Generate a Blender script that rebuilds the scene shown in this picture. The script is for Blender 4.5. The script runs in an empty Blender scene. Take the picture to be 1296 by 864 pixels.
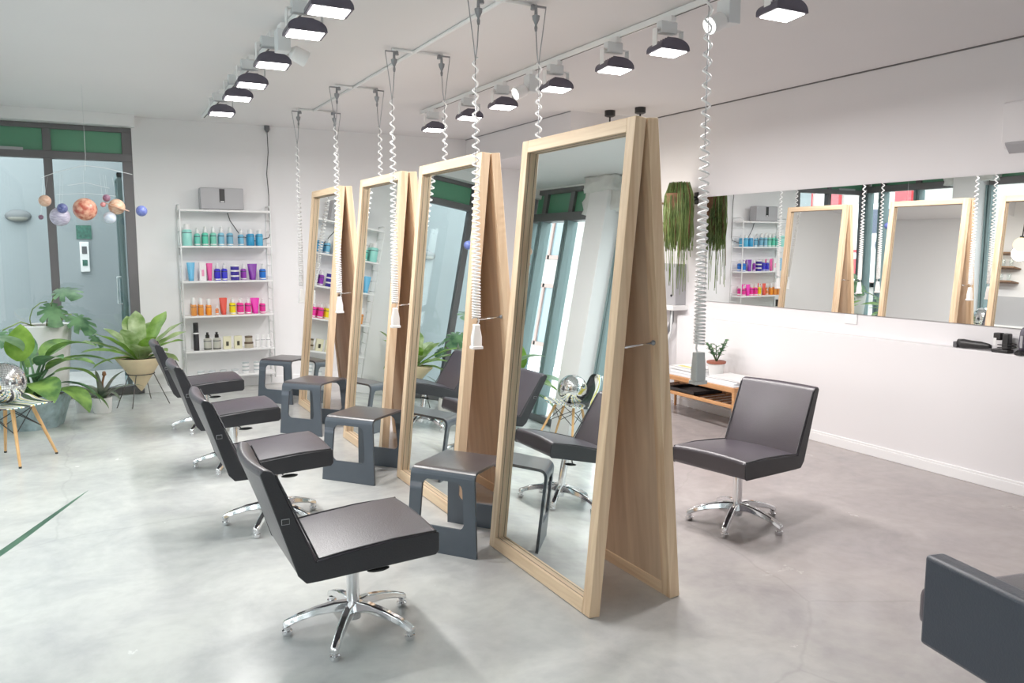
import bpy, bmesh, math, random
from mathutils import Vector, Matrix
rnd = random.Random(7)
PI = math.pi
S = bpy.context.scene
COL = S.collection

# ------------------------------------------------------------------ materials
def newmat(name):
    m = bpy.data.materials.new(name); m.use_nodes = True
    nt = m.node_tree; nt.nodes.clear()
    out = nt.nodes.new('ShaderNodeOutputMaterial')
    return m, nt, out

def principled(nt, col=(.8,.8,.8), rough=.5, metal=0., spec=.5):
    b = nt.nodes.new('ShaderNodeBsdfPrincipled')
    b.inputs['Base Color'].default_value = (*col, 1)
    b.inputs['Roughness'].default_value = rough
    b.inputs['Metallic'].default_value = metal
    b.inputs['Specular IOR Level'].default_value = spec
    return b

def s2l(c):
    return tuple((x/12.92 if x <= .04045 else ((x+.055)/1.055)**2.4) for x in c)

def mat(name, rgb, rough=.5, metal=0., spec=.5, var=0., vscale=6., bump=0., bscale=40., stretch=(1,1,1), coat=0.):
    """rgb 0-255 sRGB; var = brightness variation by noise"""
    c = s2l(tuple(v/255 for v in rgb))
    m, nt, out = newmat(name)
    b = principled(nt, c, rough, metal, spec)
    if coat: b.inputs['Coat Weight'].default_value = coat; b.inputs['Coat Roughness'].default_value = .15
    if var or bump:
        tc = nt.nodes.new('ShaderNodeTexCoord'); mp = nt.nodes.new('ShaderNodeMapping')
        mp.inputs['Scale'].default_value = stretch
        nt.links.new(tc.outputs['Object'], mp.inputs['Vector'])
    if var:
        n = nt.nodes.new('ShaderNodeTexNoise'); n.inputs['Scale'].default_value = vscale; n.inputs['Detail'].default_value = 5
        r = nt.nodes.new('ShaderNodeValToRGB')
        lo = tuple(max(0, x*(1-var)) for x in c); hi = tuple(min(1, x*(1+var)) for x in c)
        r.color_ramp.elements[0].position = .3; r.color_ramp.elements[1].position = .7
        r.color_ramp.elements[0].color = (*lo, 1); r.color_ramp.elements[1].color = (*hi, 1)
        nt.links.new(mp.outputs[0], n.inputs['Vector']); nt.links.new(n.outputs[0], r.inputs[0])
        nt.links.new(r.outputs[0], b.inputs['Base Color'])
    if bump:
        n2 = nt.nodes.new('ShaderNodeTexNoise'); n2.inputs['Scale'].default_value = bscale; n2.inputs['Detail'].default_value = 3
        bp = nt.nodes.new('ShaderNodeBump'); bp.inputs['Strength'].default_value = bump; bp.inputs['Distance'].default_value = .01
        nt.links.new(mp.outputs[0], n2.inputs['Vector']); nt.links.new(n2.outputs[0], bp.inputs['Height'])
        nt.links.new(bp.outputs[0], b.inputs['Normal'])
    nt.links.new(b.outputs[0], out.inputs[0])
    return m

def emis(name, rgb, strength):
    m, nt, out = newmat(name)
    e = nt.nodes.new('ShaderNodeEmission'); e.inputs[0].default_value = (*s2l(tuple(v/255 for v in rgb)), 1); e.inputs[1].default_value = strength
    nt.links.new(e.outputs[0], out.inputs[0]); return m

def glassmat(name, tint=(.93,.97,.97)):
    m, nt, out = newmat(name)
    t = nt.nodes.new('ShaderNodeBsdfTransparent'); t.inputs[0].default_value = (*tint, 1)
    g = nt.nodes.new('ShaderNodeBsdfGlossy'); g.inputs['Roughness'].default_value = .02
    lw = nt.nodes.new('ShaderNodeLayerWeight'); lw.inputs[0].default_value = .5
    pw = nt.nodes.new('ShaderNodeMath'); pw.operation = 'POWER'; pw.inputs[1].default_value = 5
    nt.links.new(lw.outputs['Facing'], pw.inputs[0])
    f = nt.nodes.new('ShaderNodeMath'); f.operation = 'MULTIPLY_ADD'; f.inputs[1].default_value = .7; f.inputs[2].default_value = .04
    nt.links.new(pw.outputs[0], f.inputs[0])
    mx = nt.nodes.new('ShaderNodeMixShader')
    nt.links.new(f.outputs[0], mx.inputs[0]); nt.links.new(t.outputs[0], mx.inputs[1]); nt.links.new(g.outputs[0], mx.inputs[2])
    nt.links.new(mx.outputs[0], out.inputs[0]); return m

def woodmat(name, axis, dark, light, scale=1., rough=.55):
    m, nt, out = newmat(name)
    b = principled(nt, (.6,.4,.2), rough, 0, .35)
    tc = nt.nodes.new('ShaderNodeTexCoord'); mp = nt.nodes.new('ShaderNodeMapping')
    sc = [28*scale]*3; sc['XYZ'.index(axis)] = 1.1*scale
    mp.inputs['Scale'].default_value = sc
    oi = nt.nodes.new('ShaderNodeObjectInfo')
    ad = nt.nodes.new('ShaderNodeVectorMath'); ad.operation = 'ADD'
    mu = nt.nodes.new('ShaderNodeVectorMath'); mu.operation = 'SCALE'; mu.inputs[3].default_value = 13.
    nt.links.new(oi.outputs['Random'], mu.inputs[0])
    nt.links.new(tc.outputs['Object'], ad.inputs[0]); nt.links.new(mu.outputs[0], ad.inputs[1])
    nt.links.new(ad.outputs[0], mp.inputs['Vector'])
    n = nt.nodes.new('ShaderNodeTexNoise'); n.inputs['Scale'].default_value = 1.; n.inputs['Detail'].default_value = 6; n.inputs['Distortion'].default_value = .6
    r = nt.nodes.new('ShaderNodeValToRGB')
    r.color_ramp.elements[0].position = .28; r.color_ramp.elements[1].position = .72
    r.color_ramp.elements[0].color = (*s2l(tuple(v/255 for v in dark)), 1); r.color_ramp.elements[1].color = (*s2l(tuple(v/255 for v in light)), 1)
    nt.links.new(mp.outputs[0], n.inputs['Vector']); nt.links.new(n.outputs[0], r.inputs[0]); nt.links.new(r.outputs[0], b.inputs['Base Color'])
    nt.links.new(b.outputs[0], out.inputs[0]); return m

def floormat():
    m, nt, out = newmat('polished_concrete')
    b = principled(nt, (.6,.6,.6), .3, 0, .45)
    L = nt.links.new; N = nt.nodes.new
    tc = N('ShaderNodeTexCoord')
    n1 = N('ShaderNodeTexNoise'); n1.inputs['Scale'].default_value = .55; n1.inputs['Detail'].default_value = 5; n1.inputs['Roughness'].default_value = .6
    n2 = N('ShaderNodeTexNoise'); n2.inputs['Scale'].default_value = 2.3; n2.inputs['Detail'].default_value = 8; n2.inputs['Roughness'].default_value = .65; n2.inputs['Distortion'].default_value = .5
    n3 = N('ShaderNodeTexNoise'); n3.inputs['Scale'].default_value = 14; n3.inputs['Detail'].default_value = 6
    for n in (n1, n2, n3): L(tc.outputs['Object'], n.inputs['Vector'])
    # left-to-right drift of the base colour: cool grey to warm pinkish grey
    sx = N('ShaderNodeSeparateXYZ'); L(tc.outputs['Object'], sx.inputs[0])
    ax = N('ShaderNodeMath'); ax.operation = 'MULTIPLY_ADD'; ax.inputs[1].default_value = 1.6; ax.inputs[2].default_value = -.8; L(n1.outputs[0], ax.inputs[0])
    ay = N('ShaderNodeMath'); ay.operation = 'ADD'; L(sx.outputs[0], ay.inputs[0]); L(ax.outputs[0], ay.inputs[1])
    mr = N('ShaderNodeMapRange'); mr.inputs[1].default_value = 1.2; mr.inputs[2].default_value = 3.4; L(ay.outputs[0], mr.inputs[0])
    base = N('ShaderNodeMix'); base.data_type = 'RGBA'
    base.inputs[6].default_value = (*s2l((.79,.80,.79)), 1); base.inputs[7].default_value = (*s2l((.65,.62,.615)), 1)
    L(mr.outputs[0], base.inputs[0])
    r2 = N('ShaderNodeValToRGB'); e = r2.color_ramp.elements
    e[0].position = .30; e[0].color = (.66,.64,.68,1); e[1].position = .62; e[1].color = (1.04,1.03,1.0,1)
    L(n2.outputs[0], r2.inputs[0])
    mul = N('ShaderNodeMix'); mul.data_type = 'RGBA'; mul.blend_type = 'MULTIPLY'; mul.inputs[0].default_value = .62
    L(base.outputs[2], mul.inputs[6]); L(r2.outputs[0], mul.inputs[7])
    r3 = N('ShaderNodeValToRGB'); e = r3.color_ramp.elements
    e[0].position = .3; e[0].color = (.88,.88,.88,1); e[1].position = .6; e[1].color = (1,1,1,1)
    L(n3.outputs[0], r3.inputs[0])
    mul2 = N('ShaderNodeMix'); mul2.data_type = 'RGBA'; mul2.blend_type = 'MULTIPLY'; mul2.inputs[0].default_value = .6
    L(mul.outputs[2], mul2.inputs[6]); L(r3.outputs[0], mul2.inputs[7])
    # hairline cracks
    v = N('ShaderNodeTexVoronoi'); v.feature = 'DISTANCE_TO_EDGE'; v.inputs['Scale'].default_value = .38
    nd = N('ShaderNodeMix'); nd.data_type = 'RGBA'; nd.inputs[0].default_value = .12
    n4 = N('ShaderNodeTexNoise'); n4.inputs['Scale'].default_value = 3; n4.inputs['Detail'].default_value = 6
    L(tc.outputs['Object'], n4.inputs['Vector']); L(tc.outputs['Object'], nd.inputs[6]); L(n4.outputs[1], nd.inputs[7]); L(nd.outputs[2], v.inputs['Vector'])
    cr = N('ShaderNodeMapRange'); cr.inputs[1].default_value = 0; cr.inputs[2].default_value = .0035; cr.inputs[3].default_value = .9; cr.inputs[4].default_value = 1
    L(v.outputs[0], cr.inputs[0])
    mul3 = N('ShaderNodeMix'); mul3.data_type = 'RGBA'; mul3.blend_type = 'MULTIPLY'; mul3.inputs[0].default_value = 1
    L(mul2.outputs[2], mul3.inputs[6]); L(cr.outputs[0], mul3.inputs[7])
    L(mul3.outputs[2], b.inputs['Base Color'])
    rr = N('ShaderNodeMapRange'); rr.inputs[3].default_value = .13; rr.inputs[4].default_value = .34; L(n2.outputs[0], rr.inputs[0]); L(rr.outputs[0], b.inputs['Roughness'])
    L(b.outputs[0], out.inputs[0]); return m

def leafmat(name, a, bcol, rough=.4):
    m, nt, out = newmat(name)
    L = nt.links.new; N = nt.nodes.new
    b = principled(nt, (.1,.3,.05), rough, 0, .5)
    tc = N('ShaderNodeTexCoord'); n = N('ShaderNodeTexNoise'); n.inputs['Scale'].default_value = 7; n.inputs['Detail'].default_value = 4
    L(tc.outputs['Object'], n.inputs['Vector'])
    r = N('ShaderNodeValToRGB'); e = r.color_ramp.elements
    e[0].position = .35; e[1].position = .65
    e[0].color = (*s2l(tuple(v/255 for v in a)), 1); e[1].color = (*s2l(tuple(v/255 for v in bcol)), 1)
    L(n.outputs[0], r.inputs[0]); L(r.outputs[0], b.inputs['Base Color'])
    tr = N('ShaderNodeBsdfTranslucent'); L(r.outputs[0], tr.inputs[0])
    mx = N('ShaderNodeMixShader'); mx.inputs[0].default_value = .3
    L(b.outputs[0], mx.inputs[1]); L(tr.outputs[0], mx.inputs[2]); L(mx.outputs[0], out.inputs[0]); return m

def mirrormat(name, tint):
    m, nt, out = newmat(name)
    b = principled(nt, tint, 0.0, 1.0); nt.links.new(b.outputs[0], out.inputs[0]); return m

def patternmat():
    m, nt, out = newmat('graphic_shell_print')
    L = nt.links.new; N = nt.nodes.new
    b = principled(nt, (1,1,1), .25)
    tc = N('ShaderNodeTexCoord'); w = N('ShaderNodeTexWave'); w.inputs['Scale'].default_value = 1.6; w.inputs['Distortion'].default_value = 9; w.inputs['Detail'].default_value = 1.; w.inputs['Detail Scale'].default_value = .8
    L(tc.outputs['Object'], w.inputs['Vector'])
    r = N('ShaderNodeValToRGB'); r.color_ramp.interpolation = 'CONSTANT'; e = r.color_ramp.elements
    cols = [(0,(40,44,50)), (.16,(235,236,232)), (.42,(226,214,96)), (.6,(240,240,236)), (.74,(120,195,200)), (.84,(60,64,70)), (.93,(238,238,234))]
    for i, (p, c) in enumerate(cols):
        el = e[i] if i < 2 else e.new(p)
        el.position = p; el.color = (*s2l(tuple(v/255 for v in c)), 1)
    L(w.outputs[1], r.inputs[0]); L(r.outputs[0], b.inputs['Base Color']); L(b.outputs[0], out.inputs[0]); return m

def planetmat(name, c1, c2, bands, scale=4.):
    m, nt, out = newmat(name); L = nt.links.new; N = nt.nodes.new
    b = principled(nt, (1,1,1), .35)
    tc = N('ShaderNodeTexCoord'); mp = N('ShaderNodeMapping'); mp.inputs['Scale'].default_value = (1,1,6) if bands else (1,1,1)
    mp.inputs['Rotation'].default_value = (.3,.2,0)
    L(tc.outputs['Object'], mp.inputs[0])
    n = N('ShaderNodeTexNoise'); n.inputs['Scale'].default_value = scale*3; n.inputs['Detail'].default_value = 5; L(mp.outputs[0], n.inputs['Vector'])
    r = N('ShaderNodeValToRGB'); e = r.color_ramp.elements; e[0].position = .36; e[1].position = .64
    e[0].color = (*s2l(tuple(v/255 for v in c1)), 1); e[1].color = (*s2l(tuple(v/255 for v in c2)), 1)
    L(n.outputs[0], r.inputs[0]); L(r.outputs[0], b.inputs['Base Color']); L(b.outputs[0], out.inputs[0]); return m

def discomat():
    m, nt, out = newmat('mirror_tiles'); L = nt.links.new; N = nt.nodes.new
    b = principled(nt, (.95,.96,.96), .12, 1.)
    L(b.outputs[0], out.inputs[0]); return m

M = dict(
    wall=mat('white_wall_paint', (236,236,237), .8, spec=.2, var=.015, vscale=1.2),
    wall_r=mat('right_wall_paint', (232,230,232), .75, spec=.2, var=.015, vscale=1.),
    ceil=mat('white_ceiling_paint', (228,227,228), .85, spec=.15, var=.015, vscale=.8),
    trim=mat('white_gloss_trim', (242,242,243), .4),
    plaster=mat('rough_plaster', (222,224,222), .9, bump=.9, bscale=14, var=.06, vscale=9),
    floor=floormat(),
    frame=mat('dark_window_aluminium', (104,102,104), .45, metal=.2),
    teal=mat('teal_grey_window_aluminium', (118,140,142), .4, metal=.1),
    green=mat('green_transom_panel', (92,152,120), .35, var=.05, vscale=2),
    glass=glassmat('window_glass'), clear=glassmat('clear_glass', (.96,.98,.98)),
    woodv=woodmat('oak_upright_grain', 'Z', (206,171,136), (238,212,178)),
    woodh=woodmat('oak_level_grain', 'Y', (206,171,136), (238,212,178)),
    ply=woodmat('plywood_board', 'Z', (192,164,138), (220,196,168), .5, .6),
    mirror=mirrormat('mirror_silver', (.91,.945,.93)), wmirror=mirrormat('wall_mirror_silver', (.94,.955,.95)),
    leather=mat('black_leather', (54,47,57), .36, spec=.8, bump=.12, bscale=160, var=.12, vscale=5),
    leather2=mat('black_leather_side_shaded', (30,30,35), .42, spec=.5, bump=.1, bscale=160),  # seat leather made darker: shade on the chair sides put into the colour
    leather3=mat('blue_black_leather', (54,60,72), .42, spec=.5, bump=.15, bscale=140),
    chrome=mat('polished_chrome', (226,226,228), .08, metal=1.),
    black=mat('black_plastic', (28,28,30), .4), softblack=mat('dark_lamp_casting', (84,80,94), .45),
    stool=mat('charcoal_bent_plywood', (74,82,92), .38, spec=.5, var=.05, vscale=9),
    stooltop=mat('dark_stool_top', (66,62,64), .28, spec=.6, var=.12, vscale=8, stretch=(2,12,2)),
    white=mat('white_plastic', (238,238,238), .4), whitem=mat('white_metal', (236,238,238), .35),
    offw=mat('lamp_driver_plastic', (222,226,228), .5),
    grey=mat('silver_grey_plastic', (168,168,172), .4), midg=mat('grey_metal', (140,142,146), .35, metal=.6),
    socketd=mat('weathered_grey', (104,108,110), .6), lens=mat('frosted_lens', (138,138,130), .8),
    socketg=mat('grey_plug_plastic', (198,200,200), .45),
    darkg=mat('dark_grey_metal', (96,96,100), .4, metal=.4),
    led=emis('led_panel', (255,253,250), 14.), bulb=emis('warm_globe', (255,226,170), 1.6),
    cream=mat('cream_clay', (222,202,164), .75, var=.06, vscale=8), soil=mat('dark_soil', (72,58,48), .95, var=.3, vscale=40, bump=.6),
    planter=mat('distressed_blue_paint', (158,178,184), .75, var=.3, vscale=14), potw=mat('white_ceramic', (228,228,226), .35, var=.03),
    terra=mat('red_brown_clay', (150,84,66), .7), brown=mat('brown_fibre', (120,86,60), .9, var=.3, vscale=30),
    leaf=leafmat('broad_leaf_green', (70,112,54), (142,182,88)), leafd=leafmat('deep_leaf_green', (54,96,62), (116,160,112)),
    leafl=leafmat('fresh_leaf_green', (96,140,44), (150,190,84)), fern=leafmat('fern_green', (116,152,72), (204,222,168)),
    leafp=leafmat('pale_leaf_green', (120,160,120), (186,214,180)),
    purple=leafmat('dark_mottled_leaf', (84,100,84), (150,150,136)), sword=leafmat('sword_leaf_green', (66,102,86), (98,138,112), .5),
    trail=leafmat('trailing_green', (104,136,70), (164,186,112)),
    legwood=woodmat('light_dowel_wood', 'Z', (206,156,98), (232,188,132)), tablewood=woodmat('honey_table_wood', 'Y', (178,124,80), (212,160,110)),
    shelfwood=woodmat('brown_shelf_wood', 'Y', (112,84,64), (146,112,86)),
    shell=patternmat(), disco=discomat(), paper=mat('white_paper', (240,240,240), .6), tabletop=mat('pale_grey_tabletop', (214,216,220), .35),
    ext=mat('courtyard_wall', (140,149,152), .9, var=.04, vscale=1.5), pave=mat('pavement', (176,176,174), .9, var=.1, vscale=3),
    facade=mat('street_facade', (160,157,153), .9, var=.03), facwin=mat('facade_window_frame', (132,108,102), .7), facglass=mat('facade_glass', (96,112,118), .2),
    red=mat('red_sign', (206,52,60), .5), navy=mat('dark_blue_sign', (56,64,84), .5), sgreen=mat('green_poster', (44,96,82), .6, var=.6, vscale=25),
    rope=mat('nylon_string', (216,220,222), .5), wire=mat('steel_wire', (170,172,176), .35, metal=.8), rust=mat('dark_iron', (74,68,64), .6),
)
_cc = {}
def pm(rgb, rough=.35):
    k = (rgb, rough)
    if k not in _cc: _cc[k] = mat('product_colour', rgb, rough)
    return _cc[k]

# ------------------------------------------------------------------ mesh builder
class MB:
    def __init__(s): s.bm = bmesh.new(); s.smooth = False
    def face(s, pts):
        return s.bm.faces.new([s.bm.verts.new(p) for p in pts])
    def box(s, x0, x1, y0, y1, z0, z1, T=None):
        c = [(x0,y0,z0),(x1,y0,z0),(x1,y1,z0),(x0,y1,z0),(x0,y0,z1),(x1,y0,z1),(x1,y1,z1),(x0,y1,z1)]
        v = [s.bm.verts.new(T @ Vector(p) if T else p) for p in c]
        for f in ((3,2,1,0),(4,5,6,7),(0,1,5,4),(1,2,6,5),(2,3,7,6),(3,0,4,7)): s.bm.faces.new([v[i] for i in f])
        return s
    def rings(s, rings, cap=True, close=False):
        R = [[s.bm.verts.new(p) for p in r] for r in rings]
        n = len(R[0]); k = len(R)
        for a in range(k if close else k-1):
            A, B = R[a], R[(a+1) % k]
            for i in range(n):
                s.bm.faces.new((A[i], A[(i+1) % n], B[(i+1) % n], B[i]))
        if cap and not close:
            s.bm.faces.new(R[0][::-1]); s.bm.faces.new(R[-1])
        return s
    def lathe(s, prof, n=20, at=(0,0,0), T=None):
        rs = []
        for r, z in prof:
            ring = [Vector((at[0]+max(r,1e-4)*math.cos(2*PI*i/n), at[1]+max(r,1e-4)*math.sin(2*PI*i/n), at[2]+z)) for i in range(n)]
            rs.append([T @ p for p in ring] if T else ring)
        return s.rings(rs)
    def tube(s, pts, r, n=8, close=False):
        pts = [Vector(p) for p in pts]; k = len(pts); rs = []
        rad = r if isinstance(r, (list, tuple)) else [r]*k
        up = None
        for i in range(k):
            if close: d = pts[(i+1) % k]-pts[i-1]
            else: d = pts[min(i+1,k-1)]-pts[max(i-1,0)]
            d.normalize()
            if up is None:
                up = Vector((0,0,1)) if abs(d.z) < .9 else Vector((1,0,0))
            a = d.cross(up)
            if a.length < 1e-5: a = d.orthogonal()
            a.normalize(); b = a.cross(d).normalized(); up = b
            rs.append([pts[i]+a*(rad[i]*math.cos(2*PI*j/n))+b*(rad[i]*math.sin(2*PI*j/n)) for j in range(n)])
        return s.rings(rs, close=close)
    def sweep(s, pts, w, h):
        """rectangular section, w level width, h upright height per point"""
        rs = []
        pts = [Vector(p) for p in pts]
        for i, p in enumerate(pts):
            d = pts[min(i+1,len(pts)-1)]-pts[max(i-1,0)]; d.z = 0; d.normalize()
            a = Vector((-d.y, d.x, 0)); ww = w[i]/2; hh = h[i]/2
            rs.append([p-a*ww-Vector((0,0,hh)), p+a*ww-Vector((0,0,hh)), p+a*ww*.7+Vector((0,0,hh)), p-a*ww*.7+Vector((0,0,hh))])
        return s.rings(rs)
    def prism(s, poly, f, ts):
        """poly 2D points, f(u,v,t)->xyz, extruded over ts"""
        return s.rings([[f(u, v, t) for u, v in poly] for t in ts])
    def sphere(s, c, r, nu=20, nv=12, sc=(1,1,1)):
        rs = []
        for j in range(1, nv):
            th = PI*j/nv
            rs.append([(c[0]+sc[0]*r*math.sin(th)*math.cos(2*PI*i/nu), c[1]+sc[1]*r*math.sin(th)*math.sin(2*PI*i/nu), c[2]-sc[2]*r*math.cos(th)) for i in range(nu)])
        R = [[s.bm.verts.new(p) for p in q] for q in rs]
        for a in range(len(R)-1):
            for i in range(nu): s.bm.faces.new((R[a][i], R[a][(i+1)%nu], R[a+1][(i+1)%nu], R[a+1][i]))
        b = s.bm.verts.new((c[0],c[1],c[2]-sc[2]*r)); t = s.bm.verts.new((c[0],c[1],c[2]+sc[2]*r))
        for i in range(nu):
            s.bm.faces.new((b, R[0][(i+1)%nu], R[0][i])); s.bm.faces.new((t, R[-1][i], R[-1][(i+1)%nu]))
        return s
    def obj(s, name, m, parent=None, bevel=0., seg=2, smooth=False, loc=None, solid=0.):
        me = bpy.data.meshes.new(name)
        bmesh.ops.recalc_face_normals(s.bm, faces=s.bm.faces)
        s.bm.to_mesh(me); s.bm.free()
        me.materials.append(M[m] if isinstance(m, str) else m)
        o = bpy.data.objects.new(name, me); COL.objects.link(o)
        if parent is not None: o.parent = parent
        if loc: o.location = loc
        if solid:
            md = o.modifiers.new('thickness', 'SOLIDIFY'); md.thickness = solid; md.offset = 0
        if bevel:
            md = o.modifiers.new('edge', 'BEVEL'); md.width = bevel; md.segments = seg; md.limit_method = 'ANGLE'; md.angle_limit = math.radians(35)
            smooth = True
        if smooth:
            for p in me.polygons: p.use_smooth = True
            if bevel or smooth == 'angle':
                try: me.set_sharp_from_angle(angle=math.radians(40))
                except Exception: pass
        return o

def root(name, loc, label, cat, group=None, rz=0.):
    o = bpy.data.objects.new(name, None); COL.objects.link(o); o.empty_display_size = .1
    o.location = loc; o.rotation_euler = (0, 0, rz)
    o['label'] = label; o['category'] = cat
    if group: o['group'] = group
    return o
def tag(o, label, cat, group=None, kind=None):
    o['label'] = label; o['category'] = cat
    if group: o['group'] = group
    if kind: o['kind'] = kind
    return o
def struct(o, label=None, cat=None):
    o['kind'] = 'structure'
    if label: o['label'] = label
    if cat: o['category'] = cat
    return o
def dup(r, loc, label, rz=None, group=None):
    c = r.copy(); COL.objects.link(c); c.location = loc; c['label'] = label
    if rz is not None: c.rotation_euler = (0, 0, rz)
    if group: c['group'] = group
    for ch in list(r.children):
        d = ch.copy(); COL.objects.link(d); d.parent = c
        for g in list(ch.children):
            e = g.copy(); COL.objects.link(e); e.parent = d
    return c

# ------------------------------------------------------------------ room shell
HC = 3.037; XL = -1.2; XR = 5.56; YB = 9.82; YF = -2.0
st = struct
st(MB().box(XL-.2, XR+.2, YF-.2, YB+.12, -.12, 0).obj('floor', 'floor'), 'polished grey concrete floor of the whole salon', 'floor')
st(MB().box(XL-.2, XR+.2, YF-.2, YB+.12, HC, HC+.15).obj('ceiling', 'ceil'), 'flat white painted ceiling', 'ceiling')
st(MB().box(.52, XR+.2, YB, YB+.15, 0, HC).obj('wall_back', 'wall'), 'white back wall behind the product shelves', 'wall')
st(MB().box(XR, XR+.2, YF-.2, YB, 0, HC).obj('wall_right', 'wall_r'), 'long white right wall carrying the wide mirror', 'wall')
st(MB().box(XL-.2, XR, YF-.2, YF, 0, HC).obj('wall_front', 'wall'), 'white wall behind the viewpoint', 'wall')
st(MB().box(5.46, XR, YF, 6.61, 0, .935).obj('wall_right_ledge', 'wall_r', bevel=.006), 'low white half-height wall forming a ledge under the mirror', 'wall')
st(MB().box(5.444, 5.46, YF, 6.62, 0, .072).box(5.450, 5.46, YF, 6.62, .072, .09).obj('baseboard_right', 'trim', bevel=.003), 'white baseboard along the low right wall', 'baseboard')
st(MB().box(.52, 4.5, YB-.016, YB, 0, .09).obj('baseboard_back', 'trim', bevel=.003), 'white baseboard along the back wall', 'baseboard')
st(MB().box(4.51, XR, 7.23, YB, 2.69, HC).obj('ceiling_bulkhead', 'wall_r'), 'boxed white bulkhead below the ceiling in the far right corner', 'bulkhead')
st(MB().box(XL-.1, .55, 9.66, YB+.12, 2.915, HC).obj('trim_1', 'trim'), 'white boxed pelmet above the back window', 'trim')
st(MB().box(XL, XL+.06, 8.05, 9.66, 3.025, HC).box(XL, XL+.06, YF, 7.62, 3.025, HC).obj('trim_2', 'trim'), 'white strip above the left windows', 'trim')

st(MB().box(XR-.006, XR, YF, 7.23, HC-.011, HC).obj('trim_3', 'frame'), 'thin dark joint line between right wall and ceiling', 'trim')
st(MB().box(4.504, 4.51, 7.23, YB, HC-.009, HC).obj('trim_4', 'midg'), 'thin joint line on the bulkhead', 'trim')
# back window
def window(name, mb, m, label): return st(mb.obj(name, m, bevel=.004, seg=1), label, 'window')
wb = MB()
y0, y1 = YB, YB+.09
wb.box(.42, .52, y0, y1, 0, 2.915)            # right jamb
wb.box(-.325, -.245, y0, y1, 0, 2.915)        # mullion
wb.box(XL, XL+.08, y0, y1, 0, 2.915)
wb.box(XL+.002, .515, y0-.006, y1+.006, 2.555, 2.635).box(XL+.002, .515, y0-.004, y1+.004, 2.86, 2.912).box(XL+.002, .515, y0-.004, y1+.004, .002, .09)
w1 = window('window_1', wb, 'frame', 'tall dark framed back window with green transom panels')
MB().box(-.245, .42, y0+.04, y0+.05, .09, 2.555).obj('pane', 'glass', w1)
MB().box(XL+.08, -.325, y0+.04, y0+.05, .09, 2.555).obj('pane', 'glass', w1)
MB().box(-.245, .42, y0+.03, y0+.05, 2.635, 2.86).obj('transom_panel', 'green', w1)
MB().box(XL+.08, -.325, y0+.03, y0+.05, 2.635, 2.86).obj('transom_panel', 'green', w1)
MB().box(-.9, -.5, y0-.008, y0+.02, 2.625, 2.655).obj('closer_rail', 'grey', w1)

# left window wall, in bays between the column and the corner
def left_bay(idx, ya, yb, mulls, label):
    b = MB(); x0, x1 = XL-.07, XL+.03
    b.box(x0, x1+.02, ya, yb, 2.59, 2.70).box(x0-.004, x1+.004, ya+.002, yb-.002, 2.965, 3.03).box(x0-.004, x1+.004, ya+.002, yb-.002, .002, .09)
    eds = [ya] + mulls + [yb]
    for k, m in enumerate(eds):
        w = .05 if 0 < k < len(eds)-1 else .03
        b.box(x0, x1, m-w, m+w, 2.65, 3.0)
    w_ = window('window_%d' % idx, b, 'frame', label)
    c = MB()
    for k, m in enumerate(eds):
        c.box(x0-.02, x1+.03, m-.055, m-.01, .09, 2.59).box(x0-.02, x1+.03, m+.01, m+.055, .09, 2.59)
        c.box(x0-.01, x1-.02, m-.012, m+.012, .09, 2.59)
    c.obj('mullion', 'teal', w_, bevel=.004, seg=1)
    for a, d in zip(eds[:-1], eds[1:]):
        MB().box(XL-.03, XL-.02, a+.05, d-.05, .09, 2.59).obj('pane', 'glass', w_)
        MB().box(XL-.03, XL-.01, a+.05, d-.05, 2.70, 2.965).obj('transom_panel', 'green', w_)
left_bay(2, 8.06, 9.78, [8.80, 9.47], 'teal framed left window bay between corner and white column')
left_bay(3, 4.4, 7.60, [5.2, 6.0, 6.8], 'teal framed left window bay nearer than the white column')
left_bay(4, .5, 4.36, [1.3, 2.1, 2.9, 3.6], 'teal framed left window bay beside the viewpoint')
left_bay(5, -1.95, .46, [-1.1, -.3], 'teal framed left window bay behind the viewpoint')
# concrete column with flared capital
col = MB().box(XL-.1, -.93, 7.64, 8.03, 0, HC).obj('wall_left_column', 'wall', bevel=.01)
st(col, 'white square column between the left windows', 'column')
cp = MB()
for (ya, yb, xa, z0) in ((7.44,7.66,-.98,2.66),(8.02,8.24,-1.0,2.62),(7.52,8.12,-.9,2.86)):
    cp.box(XL-.05, xa, ya, yb, z0, HC)
bmesh.ops.subdivide_edges(cp.bm, edges=cp.bm.edges[:], cuts=5, use_grid_fill=True)
for v in cp.bm.verts: v.co += Vector((rnd.uniform(-.018,.018), rnd.uniform(-.02,.02), rnd.uniform(-.02,.01)))
cp.obj('capital', 'plaster', col, smooth=True)

# ------------------------------------------------------------------ outside
st(MB().box(-14, XL-.2, -8, 18, -.2, -.05).box(XL-.2, 1.2, YB+.12, 14, -.2, -.05).obj('ground_outside', 'pave'), 'pale pavement outside the windows', 'ground')
st(MB().box(-2.6, 1.2, 12.3, 12.5, -.05, 4.2).obj('wall_courtyard', 'ext'), 'pale blue-grey wall across the entrance court', 'wall')
st(MB().box(.62, .8, YB+.15, 12.3, -.05, 4.2).obj('wall_courtyard_side', 'ext'), 'pale side wall of the entrance court', 'wall')
bl = root('bulkhead_lamp', (-.73, 12.3, 2.03), 'grey oval bulkhead lamp on the courtyard wall outside', 'lamp')
MB().sphere((0,-.02,0), .15, 20, 12, (1,.45,.55)).obj('housing', 'socketd', bl, smooth=True)
MB().sphere((0,-.045,-.025), .12, 20, 12, (1,.35,.35)).obj('lens', 'lens', bl, smooth=True)
po = MB().box(-.08, .1, 12.28, 12.3, 1.74, 1.92).obj('poster', 'sgreen'); tag(po, 'small square green poster on the courtyard wall outside', 'poster')
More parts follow.
